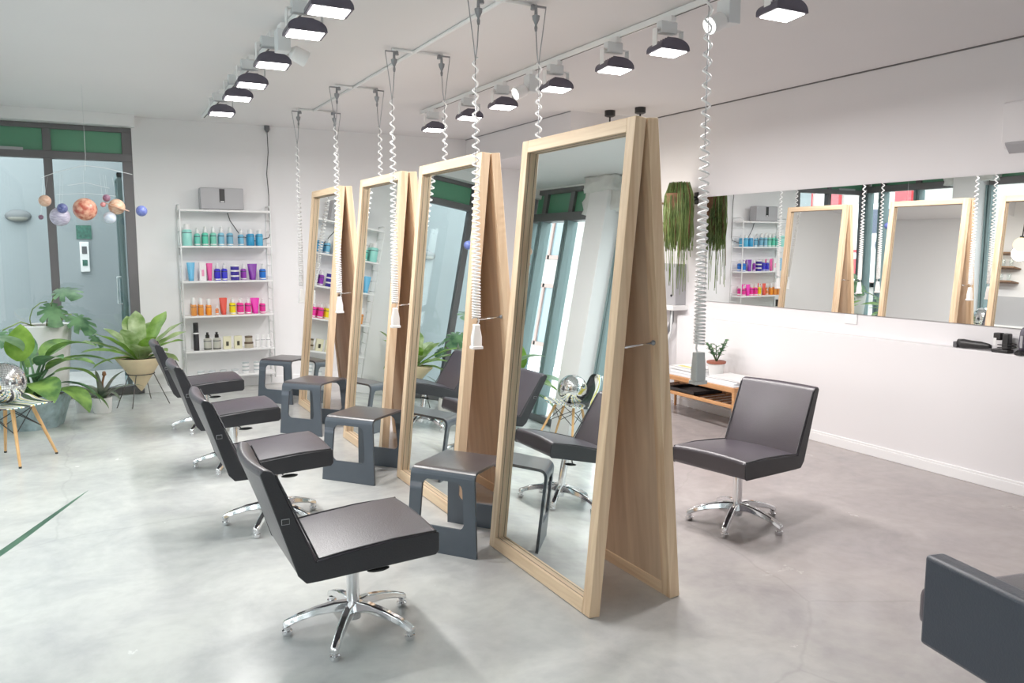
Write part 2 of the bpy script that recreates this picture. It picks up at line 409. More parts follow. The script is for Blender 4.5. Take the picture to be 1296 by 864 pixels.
ic = root('intercom', (.005, 12.3, 1.3), 'white intercom panel below the green poster outside', 'intercom')
MB().box(-.055, .055, -.04, 0, 0, .4).obj('casing', 'white', ic, bevel=.006)
MB().box(-.03, .03, -.045, -.039, .24, .34).obj('screen', 'darkg', ic); MB().box(-.03, .03, -.045, -.039, .08, .16).obj('keypad', 'sgreen', ic)
gd = root('glass_door', (.385, 9.98, 0), 'narrow open glass entrance door just outside the back window', 'door')
MB().box(-.025, .025, 0, .04, 0, 2.45).box(-.025, .025, .76, .8, 0, 2.45).box(-.025,.025,0,.8,2.4,2.45).box(-.025,.025,0,.8,0,.08).obj('door_frame', 'teal', gd)
MB().box(-.005, .005, .04, .76, .08, 2.4).obj('pane', 'glass', gd)
MB().tube([(-.03,.12,1.0),(-.07,.12,1.0),(-.07,.12,1.3),(-.03,.12,1.3)], .01).obj('handle', 'chrome', gd)

bd = root('street_building', (-9., 5., 0), 'pale street building with pinkish window frames across the road', 'building')
MB().box(-1, 0, -14, 27, -.05, 8).obj('facade_wall', 'facade', bd)
for k in range(13):
    yy = -12.5+k*3.0
    for z0, z1 in ((.5,2.5),(3.3,4.9)):
        f = MB().box(0, .08, yy-.9, yy+.9, z1-.12, z1).box(0, .08, yy-.9, yy+.9, z0, z0+.12).box(0,.08,yy-.9,yy-.78,z0,z1).box(0,.08,yy+.78,yy+.9,z0,z1).box(0,.08,yy-.06,yy+.06,z0,z1).obj('window_frame', 'facwin', bd)
        MB().box(0, .03, yy-.8, yy+.8, z0+.1, z1-.1).obj('pane', 'facglass', f)
sg = root('shop_sign', (-6.8, 14.2, 0), 'white shop sign board with red lettering block across the street', 'sign')
MB().box(-.06, 0, -1.1, 1.3, .75, 2.75).obj('board', 'white', sg)
MB().box(0, .02, -.14, 1.1, .88, 1.34).box(0, .02, -.14, 1.1, 1.5, 1.58).obj('red_block', 'red', sg)
tf = bpy.data.curves.new('letters', 'FONT'); tf.body = 'hi'; tf.size = .5; tf.extrude = .01
lt0 = bpy.data.objects.new('lettering_curve', tf); COL.objects.link(lt0); bpy.context.view_layer.update()
lm = bpy.data.meshes.new_from_object(lt0.evaluated_get(bpy.context.evaluated_depsgraph_get())); bpy.data.objects.remove(lt0)
lt = bpy.data.objects.new('lettering', lm); COL.objects.link(lt); lt.parent = sg; lt.location = (.03, -.05, .92); lt.rotation_euler = (PI/2, 0, PI/2); lm.materials.clear(); lm.materials.append(M['white'])
MB().tube([(.02, -.45+.15*math.cos(t*PI/8), 1.70+.16*math.sin(t*PI/8)) for t in range(16)], .04, 8, True).obj('dark_letter', 'navy', sg)
MB().box(0, .03, -.75, .0, 2.0, 2.6).obj('picture_panel', 'navy', sg)
MB().box(-.05, .0, -1.0, -.9, -.05, .75).box(-.05, .0, 1.1, 1.2, -.05, .75).obj('post', 'frame', sg)
for q, (ya, yb) in enumerate(((14.5,15.0),(16.9,17.3),(18.0,18.7))):
    MB().box(.0, .14, ya-5, yb-5, 2.75, 3.8).obj('fascia_board', 'red', bd)

# ------------------------------------------------------------------ standing mirrors
XB, XT, XBB, XBT, MH, MW, TH = 1.902, 2.106, 2.414, 2.225, 2.2, 1.006, .056
def panel_T(xb, xt, side):
    v = Vector((xt-xb, 0, MH)); L = v.length; v.normalize()
    u = Vector((0,1,0)); w = Vector((v.z, 0, -v.x)) if side > 0 else Vector((-v.z, 0, v.x))
    T = Matrix(((u.x, v.x, w.x, xb-2.16), (u.y, v.y, w.y, 0), (u.z, v.z, w.z, 0), (0,0,0,1)))
    return T, L
def make_mirror(loc, label):
    r = root('standing_mirror', loc, label, 'mirror', 'oak A-frame styling mirrors in a row')
    for side, (xb, xt) in ((1,(XB,XT)), (-1,(XBB,XBT))):
        T, L = panel_T(xb, xt, side); bw = .062
        # push lower edge so that the tilted frame stands on the floor
        for u0 in (0, MW-bw):
            MB().box(u0, u0+bw, 0, L, 0, TH, T).obj('frame_stile', 'woodv', r, bevel=.002, seg=1)
        for v0 in (0, L-bw):
            MB().box(bw, MW-bw, v0, v0+bw, 0, TH, T).obj('frame_rail', 'woodh', r, bevel=.002, seg=1)
        MB().box(bw-.004, MW-bw+.004, bw-.004, L-bw+.004, .036, .039, T).obj('mirror_glass', 'mirror', r)
        MB().box(bw, MW-bw, bw, L-bw, .040, .050, T).obj('backing_board', 'ply', r)
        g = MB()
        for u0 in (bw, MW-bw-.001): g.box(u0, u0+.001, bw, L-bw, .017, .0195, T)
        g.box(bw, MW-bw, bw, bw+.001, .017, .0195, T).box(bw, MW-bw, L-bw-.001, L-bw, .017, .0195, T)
        g.obj('dark_groove_strip', 'rust', r)  # thin dark gasket strip along the joint in the frame reveal
    MB().tube([(2.055-2.16,.03,1.2),(2.252-2.16,.03,1.215)], .0055, 8).obj('stay_rod', 'chrome', r, smooth=True)
    MB().lathe([(.011,0),(.013,.006),(.007,.015)], 12, T=Matrix.Translation((2.252-2.16,.03,1.215)) @ Matrix.Rotation(-PI/2,4,'Y')).obj('stay_knob', 'midg', r, smooth='angle')
    for yy in (.06, MW-.1):
        MB().box(-.012, .02, yy, yy+.05, 2.12, 2.19).obj('hinge', 'darkg', r)
    return r
MY = [2.852, 4.358, 5.724, 7.378]
mlab = ['largest and nearest oak A-frame standing mirror, right of the front stool',
        'second nearest oak A-frame standing mirror, reflecting the fern and green transom',
        'third oak A-frame standing mirror from the front, between second mirror and farthest',
        'farthest and smallest looking oak A-frame mirror, reflecting the product shelves']
mr0 = make_mirror((2.16, MY[0], .004), mlab[0])
for y, l in zip(MY[1:], mlab[1:]): dup(mr0, (2.16, y, .004), l)

# ------------------------------------------------------------------ salon chairs
def make_chair(loc, rz, label, group, seat_dz=0.):
    r = root('salon_chair', loc, label, 'chair', group, rz)
    W = .255
    def slices(fx):
        ts = [-W, -W*.66, -W*.33, 0, W*.33, W*.66, W]
        return ts, fx
    seat = [(-.20,.352),(.285,.372),(.297,.385),(.297,.462),(.28,.475),(.10,.468),(-.10,.450),(-.212,.436)]
    crown = lambda u, t: .012*(1-(t/W)**2)
    b = MB(); ts = [W*k/5 for k in range(-5, 6)]
    b.prism(seat, lambda u, v, t: (u, t, v+(crown(u,t) if v > .43 else 0)), ts)
    b.obj('seat', 'leather', r, bevel=.012, seg=3)
    back = [(-.20,.352),(-.212,.436),(-.36,.795),(-.375,.815),(-.405,.822),(-.418,.805),(-.285,.385),(-.255,.352)]
    b = MB(); b.prism(back, lambda u, v, t: (u-.03*(1-(t/W)**2)*max(0,(v-.40)/.42), t, v), ts)
    b.obj('backrest', 'leather', r, bevel=.012, seg=3)
    prof_o = [(-.20,.349),(.285,.369),(.3,.385),(.3,.462),(.285,.468),(.10,.462),(-.10,.444),(-.218,.430),(-.363,.795),(-.375,.812),(-.405,.819),(-.418,.805),(-.288,.385),(-.256,.349)]
    for s in (-1, 1):
        MB().prism(prof_o, lambda u, v, t: (u, s*(W-.002)+t, v), [-.004,.004]).obj('side_trim', 'leather2', r, bevel=.003, seg=1)
    # piping along the upper edges of seat and back
    for s in (-1, 1):
        MB().tube([(.288,s*(W-.004),.470),(.1,s*(W-.004),.468),(-.1,s*(W-.004),.452),(-.207,s*(W-.004),.440),(-.36,s*(W-.004),.797)], .0045, 6).obj('piping', 'leather2', r, smooth=True)
    tg = MB().box(-.345, -.315, -W-.006, -W+.004, .60, .622).obj('fabric_tag', 'grey', r)
    MB().box(-.3435, -.3165, -W-.0075, -W-.006, .602, .6202).obj('tag_print', 'black', tg)
    MB().lathe([(.033,.05),(.033,.10),(.028,.105),(.028,.34),(.05,.345),(.05,.36)], 20).obj('column', 'chrome', r, smooth='angle')
    MB().box(-.1,.1,-.09,.09,.338,.362).obj('seat_plate', 'black', r, bevel=.006)
    MB().tube([(.0,-.05,.345),(.01,-.10,.335),(.03,-.14,.322)], .005, 6).obj('lever', 'black', r, smooth=True)
    MB().sphere((.062,-.165,.316), .05, 14, 8, (1,.4,.2)).obj('lever_paddle', 'black', r, smooth=True)
    for k in range(5):
        a = 2*PI*k/5 + math.radians(22)
        ca, sa = math.cos(a), math.sin(a)
        b = MB()
        path = [(.02*ca,.02*sa,.105),(.08*ca,.08*sa,.108),(.16*ca,.16*sa,.096),(.23*ca,.23*sa,.076),(.285*ca,.285*sa,.052),(.298*ca,.298*sa,.045)]
        b.sweep(path, [.05,.046,.042,.04,.04,.036], [.05,.042,.034,.03,.028,.022])
        lg = b.obj('base_leg', 'chrome', r, bevel=.006, seg=2)
        MB().lathe([(.014,.04),(.014,.024),(.022,.022),(.022,.008),(.018,0)], 14, at=(.278*ca,.278*sa,0)).obj('glide', 'chrome', lg, smooth='angle')
    return r
G1 = 'black salon chairs in the row facing the mirrors'
ch = make_chair((.95, 3.262, 0), 0, 'nearest black leather salon chair at lower left, full chrome star base visible', G1)
dup(ch, (.93, 4.815, 0), 'second black salon chair from the front in the left row', 0)
dup(ch, (.92, 6.20, 0), 'third black salon chair from the front, beside the third stool', 0)
dup(ch, (.90, 7.62, 0), 'farthest black salon chair in front of the product shelves', 0)
dup(ch, (3.385, 3.50, 0), 'black salon chair alone right of the mirrors, facing left', math.radians(191), 'black salon chair on the right side')

# cropped armchair at the lower right edge
arm = root('leather_armchair', (2.657, 1.135, 0), 'dark leather block armchair cut off by the lower right corner', 'armchair', None, math.radians(-12))
for s, nm in ((-1,'armrest'),(1,'armrest')):
    x0 = -.375 if s < 0 else .30
    MB().box(x0, x0+.075, -.36, .395, .35, .655).obj(nm, 'leather3', arm, bevel=.014, seg=3)
MB().box(-.30, .30, -.34, .50, .36, .50).obj('seat', 'leather', arm, bevel=.035, seg=3)
MB().box(-.375, .375, -.47, -.34, .35, .82).obj('backrest', 'leather', arm, bevel=.03, seg=3)
for sx in (-1, 1):
    for sy in (-1, 1):
        MB().prism([(-.02,-.02),(.02,-.02),(.02,.02),(-.02,.02)], lambda u, v, t: (sx*.29+u, (.12 if sy > 0 else -.28)+v, t), [0,.36]).obj('leg', 'black', arm, bevel=.003)

# ------------------------------------------------------------------ bent plywood stools
def make_stool(loc, rz, label):
    r = root('plywood_stool', loc, label, 'stool', 'charcoal bentwood stools between the mirrors', rz)
    Lh, Hh, th, R = .215, .46, .016, .05
    # centre line of the bent sheet in (x, z): left foot, left bend, top, right bend, right foot
    def side(sgn, inset):
        pts = [(sgn*(Lh+.02-inset), 0.0)]
        for k in range(7):
            a = k/6*PI/2
            pts.append((sgn*(Lh-R+ (R-inset)*math.cos(a)), Hh-R+(R-inset)*math.sin(a)))
        return pts
    def wid(z): return .195 + (.022*(Hh-z)/Hh)
    # top sheet with the two bends
    for part, m in (('top_panel', 'stooltop'),):
        outer = [p for p in side(-1,0)[4:]] + [p for p in side(1,0)[4:]][::-1]
        inner = [p for p in side(-1,th)[4:]] + [p for p in side(1,th)[4:]][::-1]
        poly = outer + inner[::-1]
        MB().prism(poly, lambda u, v, t: (u, t*wid(v), v), [-1,1]).obj(part, m, r, bevel=.002, seg=1)
    for sgn in (-1, 1):
        o_ = side(sgn,0)[:5]; i_ = side(sgn,th)[:5]
        # leg sheet split into columns around the cut-out
        def x_at(z, prof):
            for (xa, za), (xb, zb) in zip(prof[:-1], prof[1:]):
                if za-1e-6 <= z <= zb+1e-6: return xa+(xb-xa)*((z-za)/(zb-za) if zb > za else 0)
            return prof[-1][0]
        b = MB()
        zs = [0,.145,.15,.158,.175,.23,.29,.33,.365,.38,.392,.40] + [p[1] for p in o_[1:] if p[1] > .405]
        def hole(z):   # half width of the cut-out
            if z < .144 or z > .401: return None
            h = .140-.07*(z-.145)
            if z < .175: h -= .03*((.175-z)/.03)**2
            if z > .365: h -= .03*((z-.365)/.035)**2
            return h
        def pt(t, z, prof): return Vector((x_at(z, prof), t, z))
        def quad_strip(ta, tb, za, zb):
            # solid block between zs
            P = []
            for z, (l, h) in ((za, (ta[0], ta[1])), (zb, (tb[0], tb[1]))):
                for prof in (o_, i_):
                    P += [pt(l, z, prof), pt(h, z, prof)]
            v = [b.bm.verts.new(p) for p in P]
            for f in ((0,1,5,4),(2,6,7,3),(0,4,6,2),(1,3,7,5),(0,2,3,1),(4,5,7,6)): b.bm.faces.new([v[i] for i in f])
        def foot(z): return z
        for za, zb in zip(zs[:-1], zs[1:]):
            ha, hb = hole(za), hole(zb)
            if ha is None or hb is None or za < .144:
                quad_strip((-wid(za), wid(za)), (-wid(zb), wid(zb)), za, zb)
            else:
                quad_strip((-wid(za), -ha), (-wid(zb), -hb), za, zb)
                quad_strip((ha, wid(za)), (hb, wid(zb)), za, zb)
        bmesh.ops.remove_doubles(b.bm, verts=b.bm.verts[:], dist=.0004)
        # drop interior faces left between blocks
        seen = {}
        for f in b.bm.faces: seen.setdefault(tuple(sorted(v.index for v in f.verts)), []).append(f)
        b.bm.verts.index_update()
        seen = {}
        for f in b.bm.faces: seen.setdefault(tuple(sorted(v.index for v in f.verts)), []).append(f)
        kill = [f for fs in seen.values() if len(fs) > 1 for f in fs]
        bmesh.ops.delete(b.bm, geom=kill, context='FACES_ONLY')
        b.obj('leg_panel', 'stool', r, smooth='angle')
    return r
sd = math.radians
s0 = make_stool((1.805, 4.015, 0), sd(37), 'nearest charcoal plywood stool, between first and second mirror')
dup(s0, (1.735, 5.54, 0), 'second charcoal plywood stool, between second and third mirror', sd(39))
dup(s0, (1.775, 7.14, 0), 'third charcoal plywood stool, left of the farthest mirror', sd(41))
dup(s0, (1.87, 8.70, 0), 'farthest charcoal plywood stool, beside the product shelves', sd(42))

# ------------------------------------------------------------------ ceiling: conduits, tracks, cords
tag(MB().tube([(2.155,1.2,HC-.014),(2.155,8.42,HC-.014)], .013, 8).obj('ceiling_conduit', 'whitem', smooth=True), 'long thin white conduit pipe running along the ceiling', 'conduit')
HY = [2.75, 4.19, 5.57, 7.03, 8.40]
cl = ['above the viewpoint', 'above the second mirror', 'above the third mirror', 'before the farthest mirror', 'farthest toward the back wall']
for k, y in enumerate(HY):
    xa = 1.99 if k else 2.16
    tag(MB().tube([(xa,y,HC-.014),(2.375,y,HC-.014)], .011, 8).obj('cross_conduit', 'whitem', smooth=True), 'short white cross conduit between cord hooks, ' + cl[k], 'conduit', 'short cross conduits')
def make_cord(loc, label, plug='white'):
    # origin at the ceiling hook
    r = root('spiral_cord', loc, label, 'cord', 'hanging spiral power cords')
    MB().box(-.045,.045,-.008,.008,-.032,-.022).lathe([(.016,-.05),(.012,-.02)], 10, at=(.04,0,0)).obj('hook_bracket', 'midg', r, bevel=.002, seg=1)
    MB().lathe([(.007,-.165),(.010,-.145),(.006,-.13),(.020,-.10),(.023,-.08),(.010,-.075),(.008,-.03)], 14, at=(.02,0,0)).obj('ceiling_plug', 'midg', r, smooth='angle')
    MB().tube([(-.045,0,-.03),(-.035,0,-.1),(-.01,0,-.27),(0,0,-.36)], .003, 6).tube([(.02,0,-.16),(.012,0,-.28),(.0,0,-.36)], .0035, 6).tube([(0,0,-.36),(0,0,-.95)], .0022, 6).obj('wire', 'wire', r, smooth=True)
    pts = []; z = -.34; a = 0.; n = 11
    while z > -1.80:
        t = (-.34-z)/1.46
        pitch = .066*(1-t)**1.3+.0138
        rad = .0135+.0085*min(1,t*1.3)
        pts.append((rad*math.cos(a), rad*math.sin(a), z)); a += 2*PI/n; z -= pitch/n
    MB().tube(pts, .0054, 5).obj('coil', 'white', r, smooth=True)
    MB().tube([(.012,0,-1.79),(.016,0,-1.82),(.004,0,-1.85)], .004, 6).obj('cord_end', 'white', r, smooth=True)
    m = 'white' if plug == 'white' else 'socketg'
    MB().prism([(-.028,-.02),(.028,-.02),(.028,.02),(-.028,.02)], lambda u, v, t: (u*(1.0 if t < -1.90 else (.62 if plug == 'white' else .86)), v*(1 if t < -1.90 else .85), t), [-1.965,-1.91,-1.855,-1.835]).obj('plug_socket', m, r, bevel=.005)
    MB().box(-.033,.033,-.025,.025,-1.98,-1.962).obj('socket_lip', m, r, bevel=.003)
    return r
c0 = make_cord((1.985, HY[1], HC), 'white spiral cord with socket hanging before the second mirror')
dup(c0, (1.985, HY[2], HC), 'white spiral cord with socket hanging before the third mirror')
dup(c0, (1.985, HY[3], HC), 'white spiral cord with socket hanging before the farthest mirror')
dup(c0, (1.985, HY[4]+.05, HC), 'faint white spiral cord farthest back against the white wall')
rl = ['white spiral cord dropping behind the nearest mirror top', 'white spiral cord dropping behind the second mirror top', 'white spiral cord dropping behind the third mirror top', 'white spiral cord dropping behind the farthest mirror top']
for y, l in zip(HY[1:], rl): dup(c0, (2.375, y-.03, HC), l, PI)
make_cord((2.40, HY[0], HC-.018), 'nearest white spiral cord right of the first mirror, with grey socket', 'socketg').rotation_euler = (0,0,PI)

def make_track(x, y0, y1, label):
    t = root('light_track', (x, y0, HC), label, 'track', 'ceiling light tracks')
    MB().box(-.018,.018,0,y1-y0,-.04,-.005).obj('rail', 'whitem', t, bevel=.002, seg=1)
    MB().box(-.006,.006,.1,y1-y0-.1,-.0415,-.038).obj('slot', 'black', t)
    for yy in (.0, y1-y0-.05):
        MB().box(-.021,.021,yy,yy+.05,-.045,0).obj('end_cap', 'white', t, bevel=.003)
    return t
make_track(1.2, 1.2, 9.35, 'white ceiling light track on the left')
make_track(3.15, 1.2, 7.95, 'white ceiling light track on the right')
def make_flood(loc, label, group):
    # origin on the ceiling; lamp head hangs below and faces down
    r = root('mounted_floodlight', loc, label, 'lamp', group)
    MB().box(-.02,.02,-.05,.05,-.07,-.036).obj('track_adapter', 'white', r, bevel=.003)
    MB().box(-.07,.05,-.025,.025,-.135,-.065).obj('driver_box', 'offw', r, bevel=.005)
    for s in (-1,1):
        MB().box(s*.098-.003,s*.098+.003,-.022,.022,-.225,-.11).obj('bracket_arm', 'white', r, bevel=.002, seg=1)
    MB().box(-.098,.098,-.02,.02,-.116,-.108).obj('bracket_bar', 'white', r)
    # half-moon casting: arched along x, flat LED face below, tipped toward the viewer
    tl = math.radians(-5)
    rt = lambda u, v, t: (u, t*math.cos(tl)-(v+.2)*math.sin(tl), -.2+t*math.sin(tl)+(v+.2)*math.cos(tl))
    arc = [(.108*math.cos(a), -.238+.066*math.sin(a)**.8) for a in [PI*k/16 for k in range(1,16)]]
    MB().prism([(-.108,-.242),(.108,-.242)]+arc, rt, [-.072,-.06,.06,.072]).obj('lamp_head', 'softblack', r, bevel=.003)
    MB().prism([(-.09,-.2455),(.09,-.2455),(.09,-.2415),(-.09,-.2415)], rt, [-.06,.06]).obj('led_panel', 'led', r)
    for k in range(5): MB().prism([(-.05,-.19),(.05,-.19),(.04,-.165),(-.04,-.165)], rt, [-.05+.022*k,-.045+.022*k]).obj('cooling_fin', 'softblack', r)
    return r
LY = [3.06, 3.95, 4.5, 5.24, 6.1, 6.76, 7.6]
LYL = [4.07, 4.56, 5.42, 6.15, 6.74, 7.58]
ordw = ['nearest', 'second nearest', 'third nearest', 'fourth', 'fifth', 'sixth', 'farthest']
f0 = make_flood((3.14, LY[0], HC), 'nearest black floodlight on the right ceiling track, at the top edge', 'floodlights on the right track')
for k in range(1, 7): dup(f0, (3.14, LY[k], HC), ordw[k] + ' black floodlight along the right ceiling track')
for k in range(6): dup(f0, (1.13, LYL[k], HC), (ordw[k] if k < 5 else 'farthest') + ' black floodlight along the left ceiling track', 0, 'floodlights on the left track')
def make_spot(loc, label, rz):
    r = root('track_spotlight', loc, label, 'lamp', 'white boxed track spotlights', rz)
    MB().box(-.02,.02,-.05,.05,-.075,-.036).obj('track_adapter', 'white', r, bevel=.003)
    MB().box(-.04,.04,-.05,.05,-.20,-.07).obj('driver_box', 'offw', r, bevel=.004)
    T = Matrix.Translation((-.05,-.02,-.18)) @ Matrix.Rotation(math.radians(-115),4,'Y')
    MB().lathe([(.02,0),(.045,.02),(.05,.11),(.044,.11),(.03,.03),(0,.03)], 18, T=T).obj('lamp_head', 'white', r, smooth='angle')
    MB().lathe([(0,.031),(.03,.033),(.03,.04),(0,.041)], 18, T=T).obj('bulb', 'led', r)
    return r
p0 = make_spot((3.14, 5.62, HC), 'white boxed spotlight between floodlights on the right track', 0)
dup(p0, (3.14, 3.44, HC), 'white boxed spotlight near the top edge on the right track', 0)
dup(p0, (1.15, 5.2, HC), 'white boxed spotlight on the left ceiling track', PI)

def make_pendant(loc, label):
    r = root('pendant_lamp', loc, label, 'lamp', 'black rod pendants')
    MB().lathe([(.03,-.065),(.055,-.055),(.055,0)], 18).obj('ceiling_canopy', 'black', r, smooth='angle')
    MB().tube([(0,0,-.06),(0,0,-.76)], .009, 8).obj('rod', 'black', r, smooth=True)
    MB().lathe([(.035,-.79),(.03,-.75)], 14).obj('cap', 'black', r, smooth='angle')
    MB().sphere((0,0,-.87), .1, 20, 14).obj('globe', 'bulb', r, smooth=True)
    return r
pe = make_pendant((4.86, 7.03, HC), 'black ceiling pendant rod left behind the nearest mirror top')
dup(pe, (5.02, 6.73, HC), 'black ceiling pendant rod right behind the nearest mirror top')

# ------------------------------------------------------------------ right wall fittings
wm = root('wall_mirror', (XR, 1.2, 1.105), 'long frameless horizontal mirror on the right wall', 'mirror')
MB().box(-.012, -.0005, 0, 5.1, 0, 1.04).obj('mirror_glass', 'wmirror', wm)
ac = root('mounted_air_conditioner', (XR, 2.45, 2.31), 'white wall air conditioner cut off at the right edge', 'air conditioner')
MB().prism([(0,.0),(-.03,.0),(-.06,.04),(-.07,.29),(-.05,.305),(0,.305)], lambda u, v, t: (u, t, v), [0,.9]).obj('casing', 'wall_r', ac, bevel=.008)
MB().prism([(-.005,-.03),(-.055,.022),(-.062,.036),(-.058,.04),(-.05,.028),(-.002,-.024)], lambda u, v, t: (u-.004, t, v-.004), [.03,.87]).obj('louver', 'grey', ac)
op = MB().box(XR-.012, XR, 4.46, 4.58, 1.02, 1.1).obj('wall_outlet', 'white', bevel=.003); tag(op, 'white power outlet just below the wall mirror', 'outlet')
op.location = (0,0,0)
# hair tools on the ledge
ZL = .935
hc = root('hair_clipper', (5.495, 3.42, ZL), 'black hair clipper lying on the ledge, leftmost of the tools', 'clipper')
b = MB()
b.rings([[(.028*w*math.cos(2*PI*i/12), y, .034+h*.032*math.sin(2*PI*i/12)) for i in range(12)] for y, w, h in ((.13,.9,.95),(.09,1.,1.05),(.03,.85,.9),(-.04,.8,.85),(-.09,.55,.6),(-.11,.3,.35))])
b.obj('body', 'black', hc, smooth=True)
MB().box(-.024,.024,.125,.155,.004,.045).obj('blade', 'darkg', hc, bevel=.003)
MB().tube([(0,-.10,.03),(.0,-.112,.015),(.01,-.118,.006),(.02,-.10,.005)], .004, 6).obj('power_cord', 'black', hc, smooth=True)
cs = root('charger_stand', (5.5, 3.235, ZL), 'black charging stand with coiled cord on the ledge', 'charger')
MB().box(-.035,.035,-.055,.06,0,.025).obj('base', 'black', cs, bevel=.006)
MB().box(-.03,.02,-.05,-.005,.025,.135).obj('holder', 'black', cs, bevel=.008)
MB().box(-.03,.02,.005,.055,.085,.135).obj('cradle', 'black', cs, bevel=.006); MB().box(-.033,-.03,.03,.05,.05,.10).obj('sticker', 'white', cs)
MB().tube([(.01+.04*math.cos(k*.5),-.02+.06*math.sin(k*.5),.028+.0015*k) for k in range(26)], .004, 6).obj('power_cord', 'black', cs, smooth=True)
tr = root('hair_trimmer', (5.5, 3.10, ZL), 'black trimmer standing upright in its dock at the right edge', 'trimmer')
MB().lathe([(.05,0),(.05,.015),(.035,.03)], 18).obj('dock', 'black', tr, smooth='angle')
MB().lathe([(.024,.02),(.03,.08),(.026,.15),(.02,.17),(.012,.185)], 14).obj('body', 'softblack', tr, smooth=True)
MB().box(-.031,-.025,-.008,.008,.05,.13).obj('grip_strip', 'grey', tr)

# grey cabinet, pipe, trailing plant and shelves in the far corner of the right wall
gb = root('meter_box', (XR, 6.6, 1.04), 'grey metal box on the wall under the trailing plant', 'cabinet')
MB().box(-.14,0,0,.76,.0,.43).obj('casing', 'grey', gb, bevel=.006)
MB().lathe([(.012,0),(.012,.01)], 10, T=Matrix.Translation((-.139,.06,.1)) @ Matrix.Rotation(-PI/2,4,'Y')).obj('lock', 'black', gb)
MB().box(-.2,0,-.04,.80,-.05,0).obj('ledge', 'white', gb, bevel=.006)
pp = root('waste_pipe', (XR, 6.72, 0), 'grey bent drain pipe below the metal box', 'pipe')
MB().tube([(-.08,0,.99),(-.08,0,.86),(-.085,.03,.79),(-.08,.12,.68),(-.08,.14,.5),(-.08,.14,.02)], .022, 10).obj('tube', 'midg', pp, smooth=True)
MB().tube([(-.12,-.05,.99),(-.12,-.04,.75),(-.11,.02,.66),(-.10,.06,.02)], .012, 8).obj('hose', 'offw', pp, smooth=True)
hp = root('trailing_plant', (5.33, 6.47, 2.1), 'wall planter with long trailing green stems beside the nearest mirror', 'plant')
MB().lathe([(.09,-.16),(.12,.0),(.13,.08),(.115,.08),(.10,.02),(0,.02)], 16).obj('pot', 'brown', hp, smooth='angle')
MB().tube([(.11,0,.05),(.22,0,.05)], .012, 8).tube([(.12,0,-.06),(.215,0,.03)], .008, 6).box(.22,.229,-.03,.03,-.02,.1).obj('wall_bracket', 'black', hp)
b = MB(); br = MB()
for k in range(760):
    a = rnd.uniform(0,2*PI); r0 = rnd.uniform(.02,.1); up = rnd.uniform(.10,.135)
    out = rnd.uniform(.06,.17); x1, y1 = out*math.cos(a)*.75, out*math.sin(a)
    x1 = min(x1, .07)
    L = rnd.choice([rnd.uniform(.2,.5)]*14+[rnd.uniform(.5,.95)])
    sw = [rnd.uniform(-.012,.012) for _ in range(6)]
    pts = [(r0*math.cos(a),r0*math.sin(a),.06),(x1*.7,y1*.7,.06+up),(x1,y1,.06)] + [(x1*1.02+sw[q], y1*1.02+sw[q+3], .06-(L+.06)*(q+1)/3) for q in range(3)]
    (br if (k % 12 == 0) else b).tube(pts, .0026 if k % 3 else .0036, 3)
b.obj('foliage', 'trail', hp, smooth=True); br.obj('dry_stems', 'brown', hp, smooth=True)
for k, z in enumerate((1.70,1.91,2.12)):
    sh = MB().box(XR-.2, XR, 6.98, 7.46, z-.02, z).obj('wooden_wall_shelf', 'shelfwood'); tag(sh, ['lowest','middle','topmost'][k] + ' brown wooden shelf in the corner behind the nearest mirror', 'shelf', 'brown wooden wall shelves')
    if k < 2:
        for q in range(3):
            g_ = MB().lathe([(.025,0),(.034,.11),(.031,.11),(.023,.006),(0,.006)], 14, at=(0,0,0)).obj('drinking_glass', 'clear', smooth='angle', loc=(XR-.1, 7.08+q*.12, z+.001))
            tag(g_, ['left','middle','right'][q] + ' clear glass on the ' + ['lowest','middle'][k] + ' brown wall shelf', 'glass', 'glasses on the brown wall shelves')

# ------------------------------------------------------------------ coffee table by the right wall
ct = root('coffee_table', (4.95, 5.2, 0), 'low honey-wood table with slatted shelf by the right wall', 'table')
TX, TY, TZ = .46, 1.34, .43
MB().box(.02, TX-.02, .03, TY-.03, TZ-.035, TZ).obj('tabletop', 'tabletop', ct, bevel=.004)
for x in (0, TX-.03): MB().box(x, x+.03, .0, TY, TZ-.055, TZ-.01).obj('side_rail', 'tablewood', ct, bevel=.006)
for y in (0, TY-.03): MB().box(.03, TX-.03, y, y+.03, TZ-.055, TZ-.01).obj('end_rail', 'tablewood', ct, bevel=.006)
for x in (0, TX-.03): MB().box(x, x+.03, .03, TY-.03, .235, .265).obj('shelf_rail', 'tablewood', ct, bevel=.006)
for k in range(13):
    yy = .07+k*.098
    MB().box(.02, TX-.02, yy, yy+.03, .243, .257).obj('shelf_slat', 'brown', ct)
for x in (.016, TX-.016):
    for y in (.016, TY-.016):
        MB().prism([(-.017,-.017),(.017,-.017),(.017,.017),(-.017,.017)], lambda u, v, t: (x+u*(.62+.38*t/.43), y+v*(.62+.38*t/.43), t), [0,.2,.42]).obj('leg', 'tablewood', ct, bevel=.004)
tz = TZ+.001
ty = root('black_tray', (5.1, 5.95, .262), 'shallow black tray on the slatted shelf of the low table', 'tray')
MB().box(-.12,.22,-.2,.2,0,.008).box(-.12,-.11,-.2,.2,0,.035).box(.21,.22,-.2,.2,0,.035).box(-.12,.22,-.2,-.19,0,.035).box(-.12,.22,.19,.2,0,.035).obj('shell', 'black', ty)
mg = ['bottom', 'middle', 'top']
